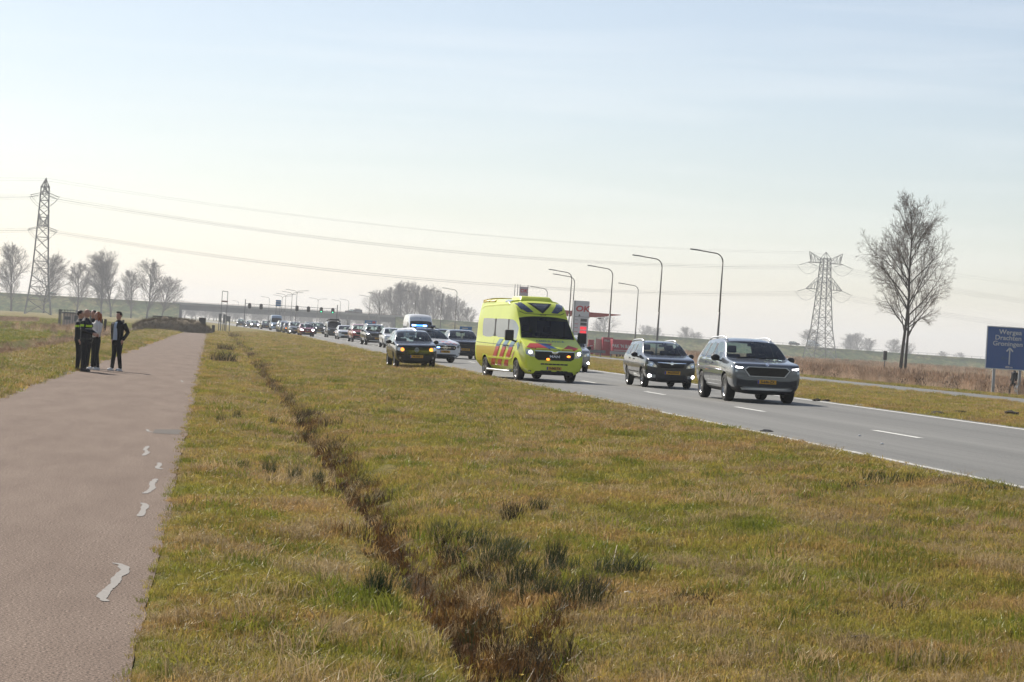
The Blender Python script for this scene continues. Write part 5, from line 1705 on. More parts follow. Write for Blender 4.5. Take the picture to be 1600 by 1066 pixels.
for i, (u, v) in enumerate(TL):
    p = at(u, v, YL)
    t_ = thing('traffic_light', ('leftmost traffic light on the gantry, its lamps dark', 'second traffic light from the left on the gantry', 'third traffic light from the left on the gantry', 'fourth traffic light from the left on the gantry', 'green lit traffic light nearest the middle of the gantry', 'green lit traffic light at the right end of the gantry')[i], 'traffic light', (p.x, YL, p.z), 0, 'traffic lights on the gantry')
    bb = MB().tube([(0, 0, -.55), (0, 0, -.5), (0, 0, .5), (0, 0, .55)], .01, 4)
    pl_ = [(.34 * math.cos(a_) , .24 * math.sin(a_) + (.32 if math.sin(a_) > 0 else -.32)) for a_ in np.linspace(0, 2 * math.pi, 20, endpoint=False)]
    vs = [(x_, -.02, z_) for x_, z_ in pl_] + [(x_, .05, z_) for x_, z_ in pl_]
    link('backboard', mesh('backboard', vs, [tuple(range(19, -1, -1)), tuple(range(20, 40))] + [(k, (k + 1) % 20, (k + 1) % 20 + 20, k + 20) for k in range(20)], M_TLB), t_)
    for k, zz in enumerate((.32, 0, -.32)):
        mm_ = M_TLG if (k == 2 and i >= 4) else M_GLOSSB
        MB().lathe([(.001, -.08), (.12, -.07), (.125, -.02)], 14, 'Y', (0, 0, zz)).build('lens', mm_, t_, True)

# ---------------------------------------------------------------- heap, utility cabin, posts
def heap():
    c = gnd(268, 518.5)
    root = thing('soil_heap', 'long low heap of soil and brambles at the path end', 'heap', (c.x, c.y + 6, 0))
    vs, fs = [], []
    nx, ny = 40, 14
    W_, D_ = 9.4, 6.0
    for j in range(ny + 1):
        for i in range(nx + 1):
            x, y = (i / nx * 2 - 1), (j / ny * 2 - 1)
            h = max(0, 1 - abs(x) ** 3.0) ** .7 * max(0, 1 - y * y) ** .8
            z = h * (1.55 + .6 * mnoise.noise(Vector((x * 4, y * 3, 1))) + .3 * mnoise.noise(Vector((x * 11, y * 8, 5)))) * (1.0 - .25 * max(0, -x))
            vs.append((x * W_ / 2, y * D_ / 2, z - .08))
    for j in range(ny):
        for i in range(nx):
            a_ = j * (nx + 1) + i
            fs.append((a_, a_ + 1, a_ + nx + 2, a_ + nx + 1))
    link('soil', mesh('soil', vs, fs, mat('heap soil', (.16, .12, .07), 1.0, var=.5, vscale=1.2, bump=.8, bscale=3), True), root)
    rnd = random.Random(2)
    br = MB()
    for k in range(3200):
        x, y = rnd.uniform(-.95, .95), rnd.uniform(-1, .5)
        h = max(0, 1 - abs(x) ** 3) ** .7 * max(0, 1 - y * y) ** .8 * 1.5
        p = Vector((x * W_ / 2, y * D_ / 2, h - .15))
        d = Vector((rnd.uniform(-1, 1), rnd.uniform(-1, .4), rnd.uniform(.3, 1.2))).normalized()
        l = rnd.uniform(.2, .62)
        s_ = d.orthogonal().normalized() * .028
        br.add([p - s_, p + s_, p + d * l + s_ * .3], [(0, 1, 2)])
    tag(br.build('brambles', mat('bramble stems', (.17, .13, .07), .9, var=.4, vscale=1), root), kind='stuff')
    for (x, y, z, d) in ((-1.2, -.2, 1.62, (2.2, .5, .14)), (3.3, -.3, 1.4, (.8, .7, .75)), (4.6, -.2, .6, (.35, .3, .8))):
        link('concrete_block', bevelled(MB().box((x, y, z), d).mesh('concrete_block', mat('mossy concrete', (.10, .095, .08), .9, var=.3, vscale=3)), .03), root)
heap()

c = gnd(115, 512.5)
cb = thing('utility_cabin', 'pale pinkish utility cabin with dark hatches inside a fence', 'cabin', (c.x, c.y + 1.2, 0))
k_ = c.y / FOC
wc, hc = 38 * k_, 22 * k_
M_CAB = mat('cabin render', (.62, .52, .48), .8, var=.12, vscale=1)
link('wall', bevelled(MB().box((0, .8, hc / 2), (wc, 1.6, hc)).mesh('wall', M_CAB), .02), cb)
link('roof', bevelled(MB().box((0, .8, hc + .06), (wc + .2, 1.8, .12)).mesh('roof', M_CONCD), .02), cb)
for x, w_ in ((-.30, .26), (.05, .14), (.32, .16)):
    MB().box((x * wc, -.01, hc * .66), (w_ * wc, .04, hc * .22 if w_ != .14 else hc * .42)).build('hatch', M_DGALV, cb)
fn = thing('cage_fence', 'spiked dark metal cage fence around the utility cabin', 'fence', (c.x, c.y, 0))
wf, hf = 47 * k_, 27.5 * k_
for x in np.linspace(-wf / 2, wf / 2, 12): MB().box((x, 0, hf / 2), (.045, .045, hf)).build('bar', M_DGALV, fn)
for z in (.15, hf - .28, hf - .06): MB().box((0, .03, z), (wf, .05, .05)).build('rail', M_DGALV, fn)
for sx_ in (-1, 1):
    for y in (.8, 1.6, 2.4, 3.2): MB().box((sx_ * wf / 2, y, hf / 2), (.045, .045, hf)).build('bar', M_DGALV, fn)
    MB().box((sx_ * wf / 2, 1.6, hf - .2), (.05, 3.3, .05)).build('rail', M_DGALV, fn)
M_WOOD = mat('dark wet timber', (.045, .036, .028), .9, var=.3, vscale=5)
for i, (u, v, vt) in enumerate(((158.5, 515, 499), (163.5, 518, 499), (192, 516, 500))):
    p = gnd(u, v)
    po = thing('timber_post', ('dark timber post, left one of the pair between the people', 'dark timber post, right one of the pair between the people', 'dark timber post behind the young man in the jacket')[i], 'post', (p.x, p.y, -.1), 0, 'timber posts by the path')
    h = (v - vt) / FOC * p.y + .1
    link('shaft', bevelled(MB().box((0, 0, h / 2), (.24, .24, h), Matrix.Rotation(R(random.uniform(-3, 3)), 3, 'Y')).mesh('shaft', M_WOOD), .03), po)
# measuring post in the reeds
p = gnd(1381, 589)
ms = thing('marker_post', 'thin post with a dark box on top left of the twin tree', 'post', (p.x, p.y, -.1))
hm_ = (589 - 546) / FOC * p.y
MB().tube([(0, 0, 0), (0, 0, hm_ - .5)], .045, 8).build('shaft', M_DGALV, ms)
link('cabinet', bevelled(MB().box((0, 0, hm_ - .4), (.32, .3, .85)).mesh('cabinet', M_TLB), .03), ms)
# ================================================================ turf, ditch plants, reeds, rushes
def leaf_mat(name, stops, scale=.35, trans=.4, var=.35, fine=2.4):
    m = bpy.data.materials.new(name); m.use_nodes = True
    nt = m.node_tree; nt.nodes.clear()
    out = nt.nodes.new('ShaderNodeOutputMaterial')
    n1 = world_noise(nt, scale, 4, .6); n2 = world_noise(nt, fine, 3, .6)
    oi = nt.nodes.new('ShaderNodeObjectInfo')
    ad = nt.nodes.new('ShaderNodeMath'); ad.operation = 'MULTIPLY_ADD'; ad.inputs[1].default_value = .42; 
    nt.links.new(n2.outputs['Fac'], ad.inputs[0]); nt.links.new(n1.outputs['Fac'], ad.inputs[2])
    ad2 = nt.nodes.new('ShaderNodeMath'); ad2.operation = 'MULTIPLY_ADD'; ad2.inputs[1].default_value = .22
    nt.links.new(oi.outputs['Random'], ad2.inputs[0]); nt.links.new(ad.outputs[0], ad2.inputs[2])
    sb = nt.nodes.new('ShaderNodeMath'); sb.operation = 'SUBTRACT'; sb.inputs[1].default_value = .32
    nt.links.new(ad2.outputs[0], sb.inputs[0])
    r = ramp(nt, stops)
    nt.links.new(sb.outputs[0], r.inputs['Fac'])
    mr = nt.nodes.new('ShaderNodeMapRange'); mr.inputs['To Min'].default_value = 1 - var; mr.inputs['To Max'].default_value = 1 + var
    ml = nt.nodes.new('ShaderNodeMath'); ml.operation = 'FRACT'
    mm = nt.nodes.new('ShaderNodeMath'); mm.operation = 'MULTIPLY'; mm.inputs[1].default_value = 37.7
    nt.links.new(oi.outputs['Random'], mm.inputs[0]); nt.links.new(mm.outputs[0], ml.inputs[0]); nt.links.new(ml.outputs[0], mr.inputs['Value'])
    vm = nt.nodes.new('ShaderNodeVectorMath'); vm.operation = 'SCALE'
    nt.links.new(r.outputs['Color'], vm.inputs[0]); nt.links.new(mr.outputs['Result'], vm.inputs['Scale'])
    d = nt.nodes.new('ShaderNodeBsdfDiffuse'); t = nt.nodes.new('ShaderNodeBsdfTranslucent')
    nt.links.new(vm.outputs['Vector'], d.inputs['Color']); nt.links.new(vm.outputs['Vector'], t.inputs['Color'])
    mx = nt.nodes.new('ShaderNodeMixShader'); mx.inputs['Fac'].default_value = trans
    nt.links.new(d.outputs[0], mx.inputs[1]); nt.links.new(t.outputs[0], mx.inputs[2])
    g = nt.nodes.new('ShaderNodeBsdfGlossy'); g.inputs['Roughness'].default_value = .45; g.inputs['Color'].default_value = (.8, .8, .75, 1)
    mx2 = nt.nodes.new('ShaderNodeMixShader'); mx2.inputs['Fac'].default_value = .035
    nt.links.new(mx.outputs[0], mx2.inputs[1]); nt.links.new(g.outputs[0], mx2.inputs[2])
    nt.links.new(mx2.outputs[0], out.inputs['Surface'])
    return m
L_GRASS = leaf_mat('grass blades', [(.28, (.200, .205, .028)), (.46, (.295, .250, .052)), (.58, (.355, .245, .080)), (.70, (.37, .235, .10))], trans=.46)
L_DRY = leaf_mat('dry grass blades', [(.3, (.32, .245, .11)), (.7, (.41, .30, .165))])
L_GREEN = leaf_mat('lush grass blades', [(.3, (.135, .170, .020)), (.7, (.22, .21, .034))])
L_RUST = leaf_mat('rusty ditch plants', [(.3, (.048, .026, .011)), (.5, (.110, .056, .018)), (.7, (.19, .105, .038))], 1.2)
L_RUSH = leaf_mat('rush stems', [(.3, (.032, .050, .020)), (.7, (.075, .086, .036))], trans=.15)
L_REED = leaf_mat('reed stems', [(.3, (.40, .275, .185)), (.5, (.47, .345, .25)), (.7, (.53, .41, .31))], .12, .45)
L_DARK = leaf_mat('dark withered stems', [(.3, (.030, .026, .016)), (.7, (.075, .060, .035))], trans=.15)

def blades(seed, n, rad, h0, h1, w, lean=.5, droop=.4, wind=(.25, -.1)):
    rnd = random.Random(seed)
    vs, fs = [], []
    for k in range(n):
        a = rnd.uniform(0, 2 * math.pi); r = rad * math.sqrt(rnd.random())
        x, y = r * math.cos(a), r * math.sin(a)
        h = rnd.uniform(h0, h1)
        th = rnd.uniform(0, 2 * math.pi)
        l = lean * rnd.uniform(.2, 1)
        dx, dy = math.cos(th) * l + wind[0] * rnd.random(), math.sin(th) * l + wind[1] * rnd.random()
        f = rnd.uniform(0, math.pi)
        wx, wy = math.cos(f) * w / 2 * rnd.uniform(.7, 1.2), math.sin(f) * w / 2
        mz = h * .55
        p1 = (x + dx * h * .4, y + dy * h * .4, mz)
        p2 = (x + dx * h * (1 + droop * .4), y + dy * h * (1 + droop * .4), h * (1 - droop * rnd.random() * .6))
        b = len(vs)
        vs += [(x - wx, y - wy, -.02), (x + wx, y + wy, -.02), (p1[0] - wx * .8, p1[1] - wy * .8, p1[2]), (p1[0] + wx * .8, p1[1] + wy * .8, p1[2]), p2]
        fs += [(b, b + 1, b + 3, b + 2), (b + 2, b + 3, b + 4)]
    return vs, fs
def proto(cname, items):
    c = bpy.data.collections.new(cname)
    for i, (vs, fs, m) in enumerate(items):
        o = bpy.data.objects.new(f'{cname}_{i:02d}', mesh(f'{cname}_{i:02d}', vs, fs, m))
        c.objects.link(o)
    return c
def scatter(name, label, cat, P, rot, scl, idx, coll, parent=None):
    me = bpy.data.meshes.new(name)
    n = len(P)
    me.vertices.add(n)
    me.vertices.foreach_set('co', np.asarray(P, np.float32).ravel())
    a = me.attributes.new('rot', 'FLOAT_VECTOR', 'POINT'); a.data.foreach_set('vector', np.asarray(rot, np.float32).ravel())
    scl = np.asarray(scl, np.float32)
    if scl.ndim == 1: scl = np.stack([scl, scl, scl], 1)
    a = me.attributes.new('scl', 'FLOAT_VECTOR', 'POINT'); a.data.foreach_set('vector', scl.ravel())
    a = me.attributes.new('idx', 'INT', 'POINT'); a.data.foreach_set('value', np.asarray(idx, np.int32))
    o = link(name, me, parent)
    ng = bpy.data.node_groups.new(name + '_spread', 'GeometryNodeTree')
    ng.interface.new_socket('Geometry', in_out='INPUT', socket_type='NodeSocketGeometry')
    ng.interface.new_socket('Geometry', in_out='OUTPUT', socket_type='NodeSocketGeometry')
    N, K = ng.nodes, ng.links
    gi, go = N.new('NodeGroupInput'), N.new('NodeGroupOutput')
    ci = N.new('GeometryNodeCollectionInfo'); ci.inputs['Collection'].default_value = coll
    ci.inputs['Separate Children'].default_value = True; ci.inputs['Reset Children'].default_value = True
    ip = N.new('GeometryNodeInstanceOnPoints'); ip.inputs['Pick Instance'].default_value = True
    def attr(nm, t):
        q = N.new('GeometryNodeInputNamedAttribute'); q.data_type = t; q.inputs['Name'].default_value = nm
        return q.outputs['Attribute']
    K.new(gi.outputs[0], ip.inputs['Points']); K.new(ci.outputs[0], ip.inputs['Instance'])
    K.new(attr('idx', 'INT'), ip.inputs['Instance Index'])
    K.new(attr('rot', 'FLOAT_VECTOR'), ip.inputs['Rotation'])
    K.new(attr('scl', 'FLOAT_VECTOR'), ip.inputs['Scale'])
    K.new(ip.outputs[0], go.inputs[0])
    md = o.modifiers.new('spread', 'NODES'); md.node_group = ng
    tag(o, label, cat, kind='stuff')
    return o

def ditch_dx(y):
    return .22 * mnoise.noise(Vector((1.3, y * .16, 0)))
def turf_z(x, y):
    z = float(np.interp(x - float(bend(y)), PX, PZ))
    if 5 < y < 140 and -14 < x < 60:
        z += lump(x, y) * soft(x)
    return z
def frame_x(Y, margin):
    return -.135 * Y / 1.0 * .70 - margin, .345 * Y + margin
def sample(dens, y0, y1, x0, x1, margin=2.5, seed=0):
    """points with density dens(Y) per square metre in the visible wedge"""
    r = np.random.default_rng(seed)
    out = []
    ys = np.arange(y0, y1, max(.5, (y1 - y0) / 200))
    st = ys[1] - ys[0]
    for y in ys:
        a, b = frame_x(y, margin)
        a, b = max(a, x0), min(b, x1)
        if b <= a: continue
        k = r.poisson(dens(y + st / 2) * (b - a) * st)
        if k: out.append(np.stack([r.uniform(a, b, k), r.uniform(y, y + st, k)], 1))
    return np.concatenate(out) if out else np.zeros((0, 2))
def lay(P2):
    return np.array([(x, y, turf_z(x, y)) for x, y in P2])

short = proto('grass_clump', [(*blades(i, 46, .11, .025, .085, .0046, .75, .5), L_GRASS) for i in range(5)]
              + [(*blades(20 + i, 42, .11, .02, .065, .0046, .9, .6), L_DRY) for i in range(2)]
              + [(*blades(30 + i, 40, .10, .04, .12, .005, .6, .5), L_GREEN) for i in range(2)]
              + [(*blades(40 + i, 60, .12, .06, .17, .0038, 1.0, .9), L_DRY) for i in range(2)])
S_ = lambda y: (y / 12.0) ** .62
H_ = lambda y: .78 * (y / 12.0) ** .10
P2 = sample(lambda y: 175 * (12 / y) ** 1.32, 9.2, 60, -.33, 9.28, 2.0, 1)
P3 = sample(lambda y: 175 * (12 / y) ** 1.32, 60, 330, -.33, 9.28, 2.0, 2)
P2 = np.concatenate([P2, P3])
keep, idx, scl = [], [], []
rg = np.random.default_rng(5)
for (x, y) in P2:
    dd = abs(x - 1.72 - ditch_dx(y))
    if abs(x - 1.66 - ditch_dx(y)) < (.34 if y < 20 else .30) and rg.random() < .86: continue
    n1 = mnoise.noise(Vector((x * .55, y * .22, 11)))
    n2 = mnoise.noise(Vector((x * 1.7, y * .9, 21)))
    u = rg.random()
    if n2 > .30 and u < .4: k = 7 + rg.integers(2)
    elif n1 > .12 and u < .5: k = 5 + rg.integers(2)
    elif n2 < -.36 and u < .40: k = 9 + rg.integers(2)
    else: k = rg.integers(5)
    keep.append((x, y)); idx.append(k)
    e = 1.0
    if x < -.1: e = .6
    q1 = rg.uniform(.7, 1.3) * e
    scl.append((S_(y) * q1, S_(y) * q1, H_(y) * q1 * (1.1 if n2 > .28 else 1) * (.75 if 7.6 < x else 1)))
# scattered taller tussocks, matted and dry or lush, that break up the mown turf
for _ in range(1500):
    yy = 9.5 + 110 * rg.random() ** 2.0
    a_, b_ = frame_x(yy, 1.0)
    x = rg.uniform(max(a_, 0.0), min(b_, 9.0))
    n1 = mnoise.noise(Vector((x * .8, yy * .3, 41)))
    if n1 < -.05 or abs(x - 1.72 - ditch_dx(yy)) < .3: continue
    k = (9 + rg.integers(2)) if rg.random() < .62 else 7 + rg.integers(2)
    q1 = rg.uniform(.8, 1.7)
    keep.append((x, yy)); idx.append(k); scl.append((q1 * (yy / 12) ** .3, q1 * (yy / 12) ** .3, q1 * (.85 if k >= 9 else 1.1)))
P = lay(keep)
rot = np.stack([rg.uniform(-.15, .15, len(P)), rg.uniform(-.15, .15, len(P)), rg.uniform(0, 6.28, len(P))], 1)
scatter('verge_grass', 'mown olive and tan grass covering the verge between path and road', 'grass', P, rot, scl, idx, short)

# left verge, field edge, median, and strip beyond the far carriageway: coarser
def coarse(name, label, dens, y0, y1, x0, x1, seed, kinds, s0=1.0, p=None, marg=3.0):
    Q = sample(dens, y0, y1, x0, x1, marg, seed)
    if not len(Q): return
    r = np.random.default_rng(seed + 100)
    P = lay(Q)
    n = len(P)
    idx = r.choice(kinds, n, p=p)
    sr = r.uniform(.7, 1.3, n) * s0
    scl = np.stack([np.array([S_(y) for y in Q[:, 1]]) * sr] * 2 + [np.array([H_(y) for y in Q[:, 1]]) * sr * 1.25], 1)
    rot = np.stack([r.uniform(-.15, .15, n), r.uniform(-.15, .15, n), r.uniform(0, 6.28, n)], 1)
    scatter(name, label, 'grass', P, rot, scl, idx, short)
coarse('path_side_grass', 'rough tufted grass along the left side of the path', lambda y: 60 * (25 / y) ** 1.3, 22, 285, -7.6, -4.08, 8, [0, 1, 2, 3, 4, 7, 8, 9], 1.05)
coarse('field_grass', 'flat green meadow grass left of the reed ditch', lambda y: 11 * (60 / y) ** 1.3, 60, 420, -60, -11.0, 9, [0, 7, 8], 1.0)
coarse('median_grass', 'olive brown grass on the median between the carriageways', lambda y: 16 * (50 / y) ** 1.3, 42, 330, 17.5, 36.1, 10, [0, 1, 2, 3, 4, 5, 6], .95)
coarse('roadside_grass', 'thin grass strip between far carriageway and reeds', lambda y: 9 * (100 / y) ** 1.3, 95, 330, 41.6, 47.5, 12, [0, 1, 2, 3, 5, 7], .9)

# rusty plants in the ditch bottom
dp = proto('ditch_clump', [(*blades(60 + i, 50, .14, .05, .20, .006, .8, .6), L_RUST) for i in range(4)] + [(*blades(70 + i, 40, .12, .08, .26, .005, .6, .5), L_DARK) for i in range(2)]
           + [(*blades(76, 44, .12, .05, .16, .0046, .8, .6), L_DRY), (*blades(77, 40, .10, .08, .24, .005, .6, .5), L_RUSH)])
r = np.random.default_rng(17)
P, idx, scl = [], [], []
y = 9.2
while y < 300:
    k = r.poisson(19 * (12 / y) ** .6 * (1.0 if y < 22 else .85) * (1 + .7 * mnoise.noise(Vector((4, y * .3, 9)))))
    for _ in range(max(1, k)):
        yy = y + r.uniform(0, .5)
        x = 1.78 + ditch_dx(yy) + r.normal(0, .20 if y < 20 else .15)
        if not .7 < x < 3: continue
        P.append((x, yy, turf_z(x, yy))); idx.append(r.choice(8, p=[.22, .2, .18, .12, .08, .05, .10, .05])); scl.append((y / 12) ** .35 * r.uniform(.5, 1.0))
    y += .5 * max(1, (y / 30) ** .8)
P = np.array(P)
rot = np.stack([r.uniform(-.3, .3, len(P)), r.uniform(-.3, .3, len(P)), r.uniform(0, 6.28, len(P))], 1)
scatter('ditch_plants', 'rust brown withered plants filling the narrow ditch', 'undergrowth', P, rot, scl, idx, dp)

# reeds
def reed(seed, n, rad, h0, h1):
    rnd = random.Random(seed)
    vs, fs = blades(seed, n, rad, h0, h1, .016, .25, .25, (.25, -.05))
    for k in range(n // 2):   # feathery plumes
        x, y = rnd.uniform(-rad, rad), rnd.uniform(-rad, rad)
        h = rnd.uniform(h0, h1) * 1.05
        dx, dy = rnd.uniform(-.1, .3), rnd.uniform(-.15, .15)
        for j in range(3):
            a = rnd.uniform(0, math.pi); w = .035
            b = len(vs)
            vs += [(x + dx * h - w * math.cos(a), y + dy * h - w * math.sin(a), h * .86), (x + dx * h + w * math.cos(a), y + dy * h + w * math.sin(a), h * .88), (x + dx * h * 1.2, y + dy * h, h * 1.1)]
            fs.append((b, b + 1, b + 2))
    return vs, fs
rc = proto('reed_clump', [(*reed(90 + i, 60, .45, .7, 1.35), L_REED) for i in range(4)] + [(*reed(95 + i, 50, .45, .3, .8), L_DARK) for i in range(1)])
def reed_bed(name, label, pts, seed, s0, dark=.06):
    r = np.random.default_rng(seed)
    P = np.array(pts); n = len(P)
    idx = np.where(r.random(n) < dark, 4, r.integers(0, 4, n))
    rot = np.stack([r.uniform(-.1, .1, n), r.uniform(-.1, .1, n), r.uniform(0, 6.28, n)], 1)
    scatter(name, label, 'reeds', P, rot, r.uniform(.7, 1.25, n) * s0, idx, rc)
r = np.random.default_rng(3)
pts = []
for _ in range(5200):
    x = r.uniform(48, 62); yy = r.uniform(110, 420)
    pts.append((x, yy, turf_z(x, yy)))
for _ in range(2600):
    yy = r.uniform(300, 640); x = r.uniform(55, 200)
    if x > .32 * yy + 12: continue
    pts.append((x, yy, -.1))
reed_bed('right_reeds', 'pinkish tan reed bed right of the far carriageway', pts, 4, .74)
pts = []
for _ in range(1500):
    yy = 40 + 250 * r.random() ** 1.2; x = -9.3 + r.normal(0, .5)
    if mnoise.noise(Vector((x * .2, yy * .06, 2))) < -.12: continue
    pts.append((x, yy, turf_z(x, yy)))
for _ in range(130):
    yy = r.uniform(180, 240); x = r.uniform(-16, -9.5)
    pts.append((x, yy, -.1))
for _ in range(300):   # pale strip before the left bank
    u_, v_ = r.uniform(0, 60), r.uniform(500.5, 503.5)
    g_ = gnd(u_, v_); pts.append((g_.x, g_.y, -.1))
reed_bed('left_reeds', 'pale withered reeds along the ditch left of the path', pts, 6, .40, .10)

# tussocks of rush, each one a plant of its own
def rush_mesh(seed, n, rad, h0, h1, m, w=.006, lean=.42):
    vs, fs = blades(seed, n, rad, h0, h1, w, lean, .12, (.12, -.04))
    return mesh('stems', vs, fs, m)
def rush(u, v, h, label, m=L_RUSH, n=90, rad=.13, lean=.4, name='rush_tuft', w=.0055):
    if name == 'rush_tuft' and w < .009: n, rad = int(n * 1.7), rad * .62
    p = gnd(u, v, -.02)
    z = turf_z(p.x, p.y)
    p = gnd(u, v, z)
    h *= 1.15
    root = thing(name, label, 'plant', (p.x, p.y, turf_z(p.x, p.y)), 0, 'rush and grass tussocks in the verge')
    link('stems', rush_mesh(int(u * 7 + v), n, rad, h * .30, h, m, w, lean), root)
    link('dead_stems', rush_mesh(int(u * 3 + v), n // 3, rad * 1.15, h * .2, h * .7, L_DRY, w * .9, .8), root)
rush(588, 938, .27, 'dense dark green rush tuft left of the ditch, near centre bottom', rad=.15, n=130)
rush(628, 935, .22, 'smaller rush tuft leaning over the ditch edge', n=80)
rush(866, 890, .28, 'tall spiky dark rush tuft on the right bank of the ditch', n=120, rad=.13)
rush(775, 900, .30, 'wide dark rush clump growing inside the ditch', L_RUSH, 150, .24, .75)
rush(815, 925, .26, 'low sprawling rush clump right of the ditch rushes', L_RUSH, 120, .2, .8)
rush(905, 950, .22, 'dark rush patch at the lower right of the ditch clump', L_RUSH, 110, .24, .7)
rush(700, 880, .20, 'brownish rush clump halfway up the ditch', L_DARK, 90, .2, .7)
rush(800, 815, .20, 'dark brown rush clump below the dry grass bank', L_DARK, 90, .17, .6)
rush(840, 800, .17, 'small dark clump beside the brown rush clump', L_RUSH, 70, .14, .6)
for (u, v) in ((692, 852), (722, 905), (745, 862), (762, 940), (802, 868), (836, 946), (862, 932), (930, 932), (952, 908), (985, 902), (705, 932), (738, 968), (880, 905), (785, 960)):
    rush(u, v, .19, 'dark rush tuft in the dense patch on the right bank of the ditch', L_RUSH if (u % 3) else L_DARK, 90, .22, .75)
rush(420, 742, .22, 'leftmost rush tuft of the three left of the ditch', n=90)
rush(458, 752, .22, 'middle rush tuft of the three left of the ditch', n=90)
rush(496, 758, .19, 'rightmost rush tuft of the three left of the ditch', n=90)
rush(378, 735, .16, 'thin rush tuft left of the three rushes', n=50)
rush(425, 665, .20, 'rush tuft beside the dark ditch hole', n=70)
rush(370, 655, .18, 'small rush tuft in the grass by the path', n=60)
rush(344, 662, .17, 'small rush tuft closest to the path edge', n=60)
rush(482, 682, .30, 'black withered bush in the ditch, upper middle', L_DARK, 160, .28, .7, w=.012)
rush(518, 670, .26, 'dark stems right of the black withered bush', L_DARK, 90, .25, .6, w=.01)
rush(348, 566, .55, 'dark bramble bush on the turf near the far path end', L_DARK, 200, .6, .8, w=.02)
rush(352, 548, .50, 'second dark bramble bush farther along the turf', L_DARK, 160, .5, .8, w=.02)
rush(367, 530, .60, 'dark shrub over the far ditch', L_DARK, 180, .7, .7, w=.02)
rush(408, 590, .35, 'low dark shrub on the far ditch edge', L_DARK, 120, .4, .7, w=.015)
rush(1430, 838, .13, 'bright green grass tuft on the right verge', L_GREEN, 130, .2, .8, 'grass_tuft', .007)
rush(1420, 758, .12, 'dark green leafy patch near the road edge line', L_RUSH, 220, .55, .9, 'grass_tuft', .009)
rush(1330, 750, .10, 'low dark weeds left of the leafy road edge patch', L_RUSH, 160, .45, .9, 'grass_tuft', .009)
rush(1540, 775, .10, 'low dark weeds at the right end of the road edge patch', L_RUSH, 160, .45, .9, 'grass_tuft', .009)
rush(900, 712, .12, 'bright green strip of lush grass mid verge', L_GREEN, 160, .4, .8, 'grass_tuft', .007)
rush(1240, 912, .10, 'dark tussock in the middle of the right verge', L_DARK, 70, .1, .6, 'grass_tuft')
rush(1090, 945, .10, 'dark matted tussock on the lower right verge', L_DARK, 110, .2, .9, 'grass_tuft')
rush(1320, 970, .09, 'small dark molehill tussock on the lower right', L_DARK, 80, .12, .9, 'grass_tuft')
rush(1415, 958, .09, 'dark dry tussock right of the molehill tussock', L_DARK, 70, .14, .9, 'grass_tuft')
rush(520, 985, .13, 'pale dry tussock with dark base at the lower left bank', L_DRY, 160, .12, .9, 'grass_tuft')
rush(1265, 1035, .12, 'brown dry tussock at the bottom of the right verge', L_DRY, 140, .14, .9, 'grass_tuft')
rush(660, 990, .12, 'pale bent grass tussock on the ditch shoulder', L_DRY, 140, .15, .9, 'grass_tuft')
rush(1400, 590, .8, 'dark thicket at the foot of the twin-stemmed tree', L_DARK, 180, .9, .7, 'bramble', .03)

# loose straws and small litter on the ground
def straw(u0, v0, u1, v1, label, r_=.0024, up=.03):
    a, b = gnd(u0, v0, 0), gnd(u1, v1, 0)
    a.z = turf_z(a.x, a.y) + .03; b.z = turf_z(b.x, b.y) + .05 + up
    o = thing('reed_stalk', label, 'stalk', a, 0, 'fallen reed stalks')
    MB().tube([(0, 0, 0), (b - a) * .5 + Vector((0, 0, .02)), b - a], r_, 5).build('stem', mat('pale straw', (.42, .34, .22), .7), o)
straw(860, 965, 912, 925, 'pale dry reed stalk lying across the ditch')
straw(806, 1020, 838, 1003, 'short pale reed stalk near the ditch bottom')
straw(954, 915, 962, 890, 'thin pale stalk standing right of the tall rush', up=.1)
M_YFL = mat('yellow petals', (.75, .52, .02), .6)
for i, (u, v) in enumerate(((928, 1046), (937, 1048), (847, 955), (887, 1012), (818, 1003), (830, 970), (762, 833))):
    p = gnd(u, v); z = turf_z(p.x, p.y)
    f_ = thing('yellow_flower', ('small yellow flower, left of the pair at the bottom', 'small yellow flower, right of the pair at the bottom', 'small yellow flower beside the ditch rushes', 'small yellow flower below the fallen stalk', 'small yellow flower in the lower ditch', 'small yellow flower among the sprawling rushes', 'small yellow flower high up the ditch')[i], 'flower', (p.x, p.y, z), i * 1.0, 'yellow flowers in the ditch')
    MB().tube([(0, 0, 0), (.005, 0, .08)], .002, 4).build('stem', L_GREEN, f_)
    pm_ = MB()
    for k in range(7):
        a = 2 * math.pi * k / 7
        pm_.add([(.005, 0, .08), (.012 * math.cos(a - .3), .012 * math.sin(a - .3), .088), (.018 * math.cos(a), .018 * math.sin(a), .09), (.012 * math.cos(a + .3), .012 * math.sin(a + .3), .088)], [(0, 1, 2, 3)])
    pm_.build('petals', M_YFL, f_)
M_SOIL = mat('dark clods', (.045, .034, .022), 1, var=.3, vscale=8)
def clod(u, v, r_, label, m=M_SOIL, flat=.5, name='soil_clod', cat='clod'):
    p = gnd(u, v, .3 if u > 1100 and v < 700 else 0)
    z = road_z(p.x) if 9.3 < p.x < 17.4 else turf_z(p.x, p.y)
    p = gnd(u, v, z)
    bm = bmesh.new(); bmesh.ops.create_icosphere(bm, subdivisions=2, radius=1)
    for q_ in bm.verts:
        k = 1 + .45 * mnoise.noise(q_.co * 1.7 + Vector((u, v, 0)))
        q_.co = Vector((q_.co.x * r_ * k * 1.3, q_.co.y * r_ * k, q_.co.z * r_ * k * flat))
    me = bpy.data.meshes.new(name); bm.to_mesh(me); bm.free(); me.materials.append(m)
    o = link(name, me); o.location = (p.x, p.y, z + r_ * flat * .4)
    tag(o, label, cat, 'small clods and litter')
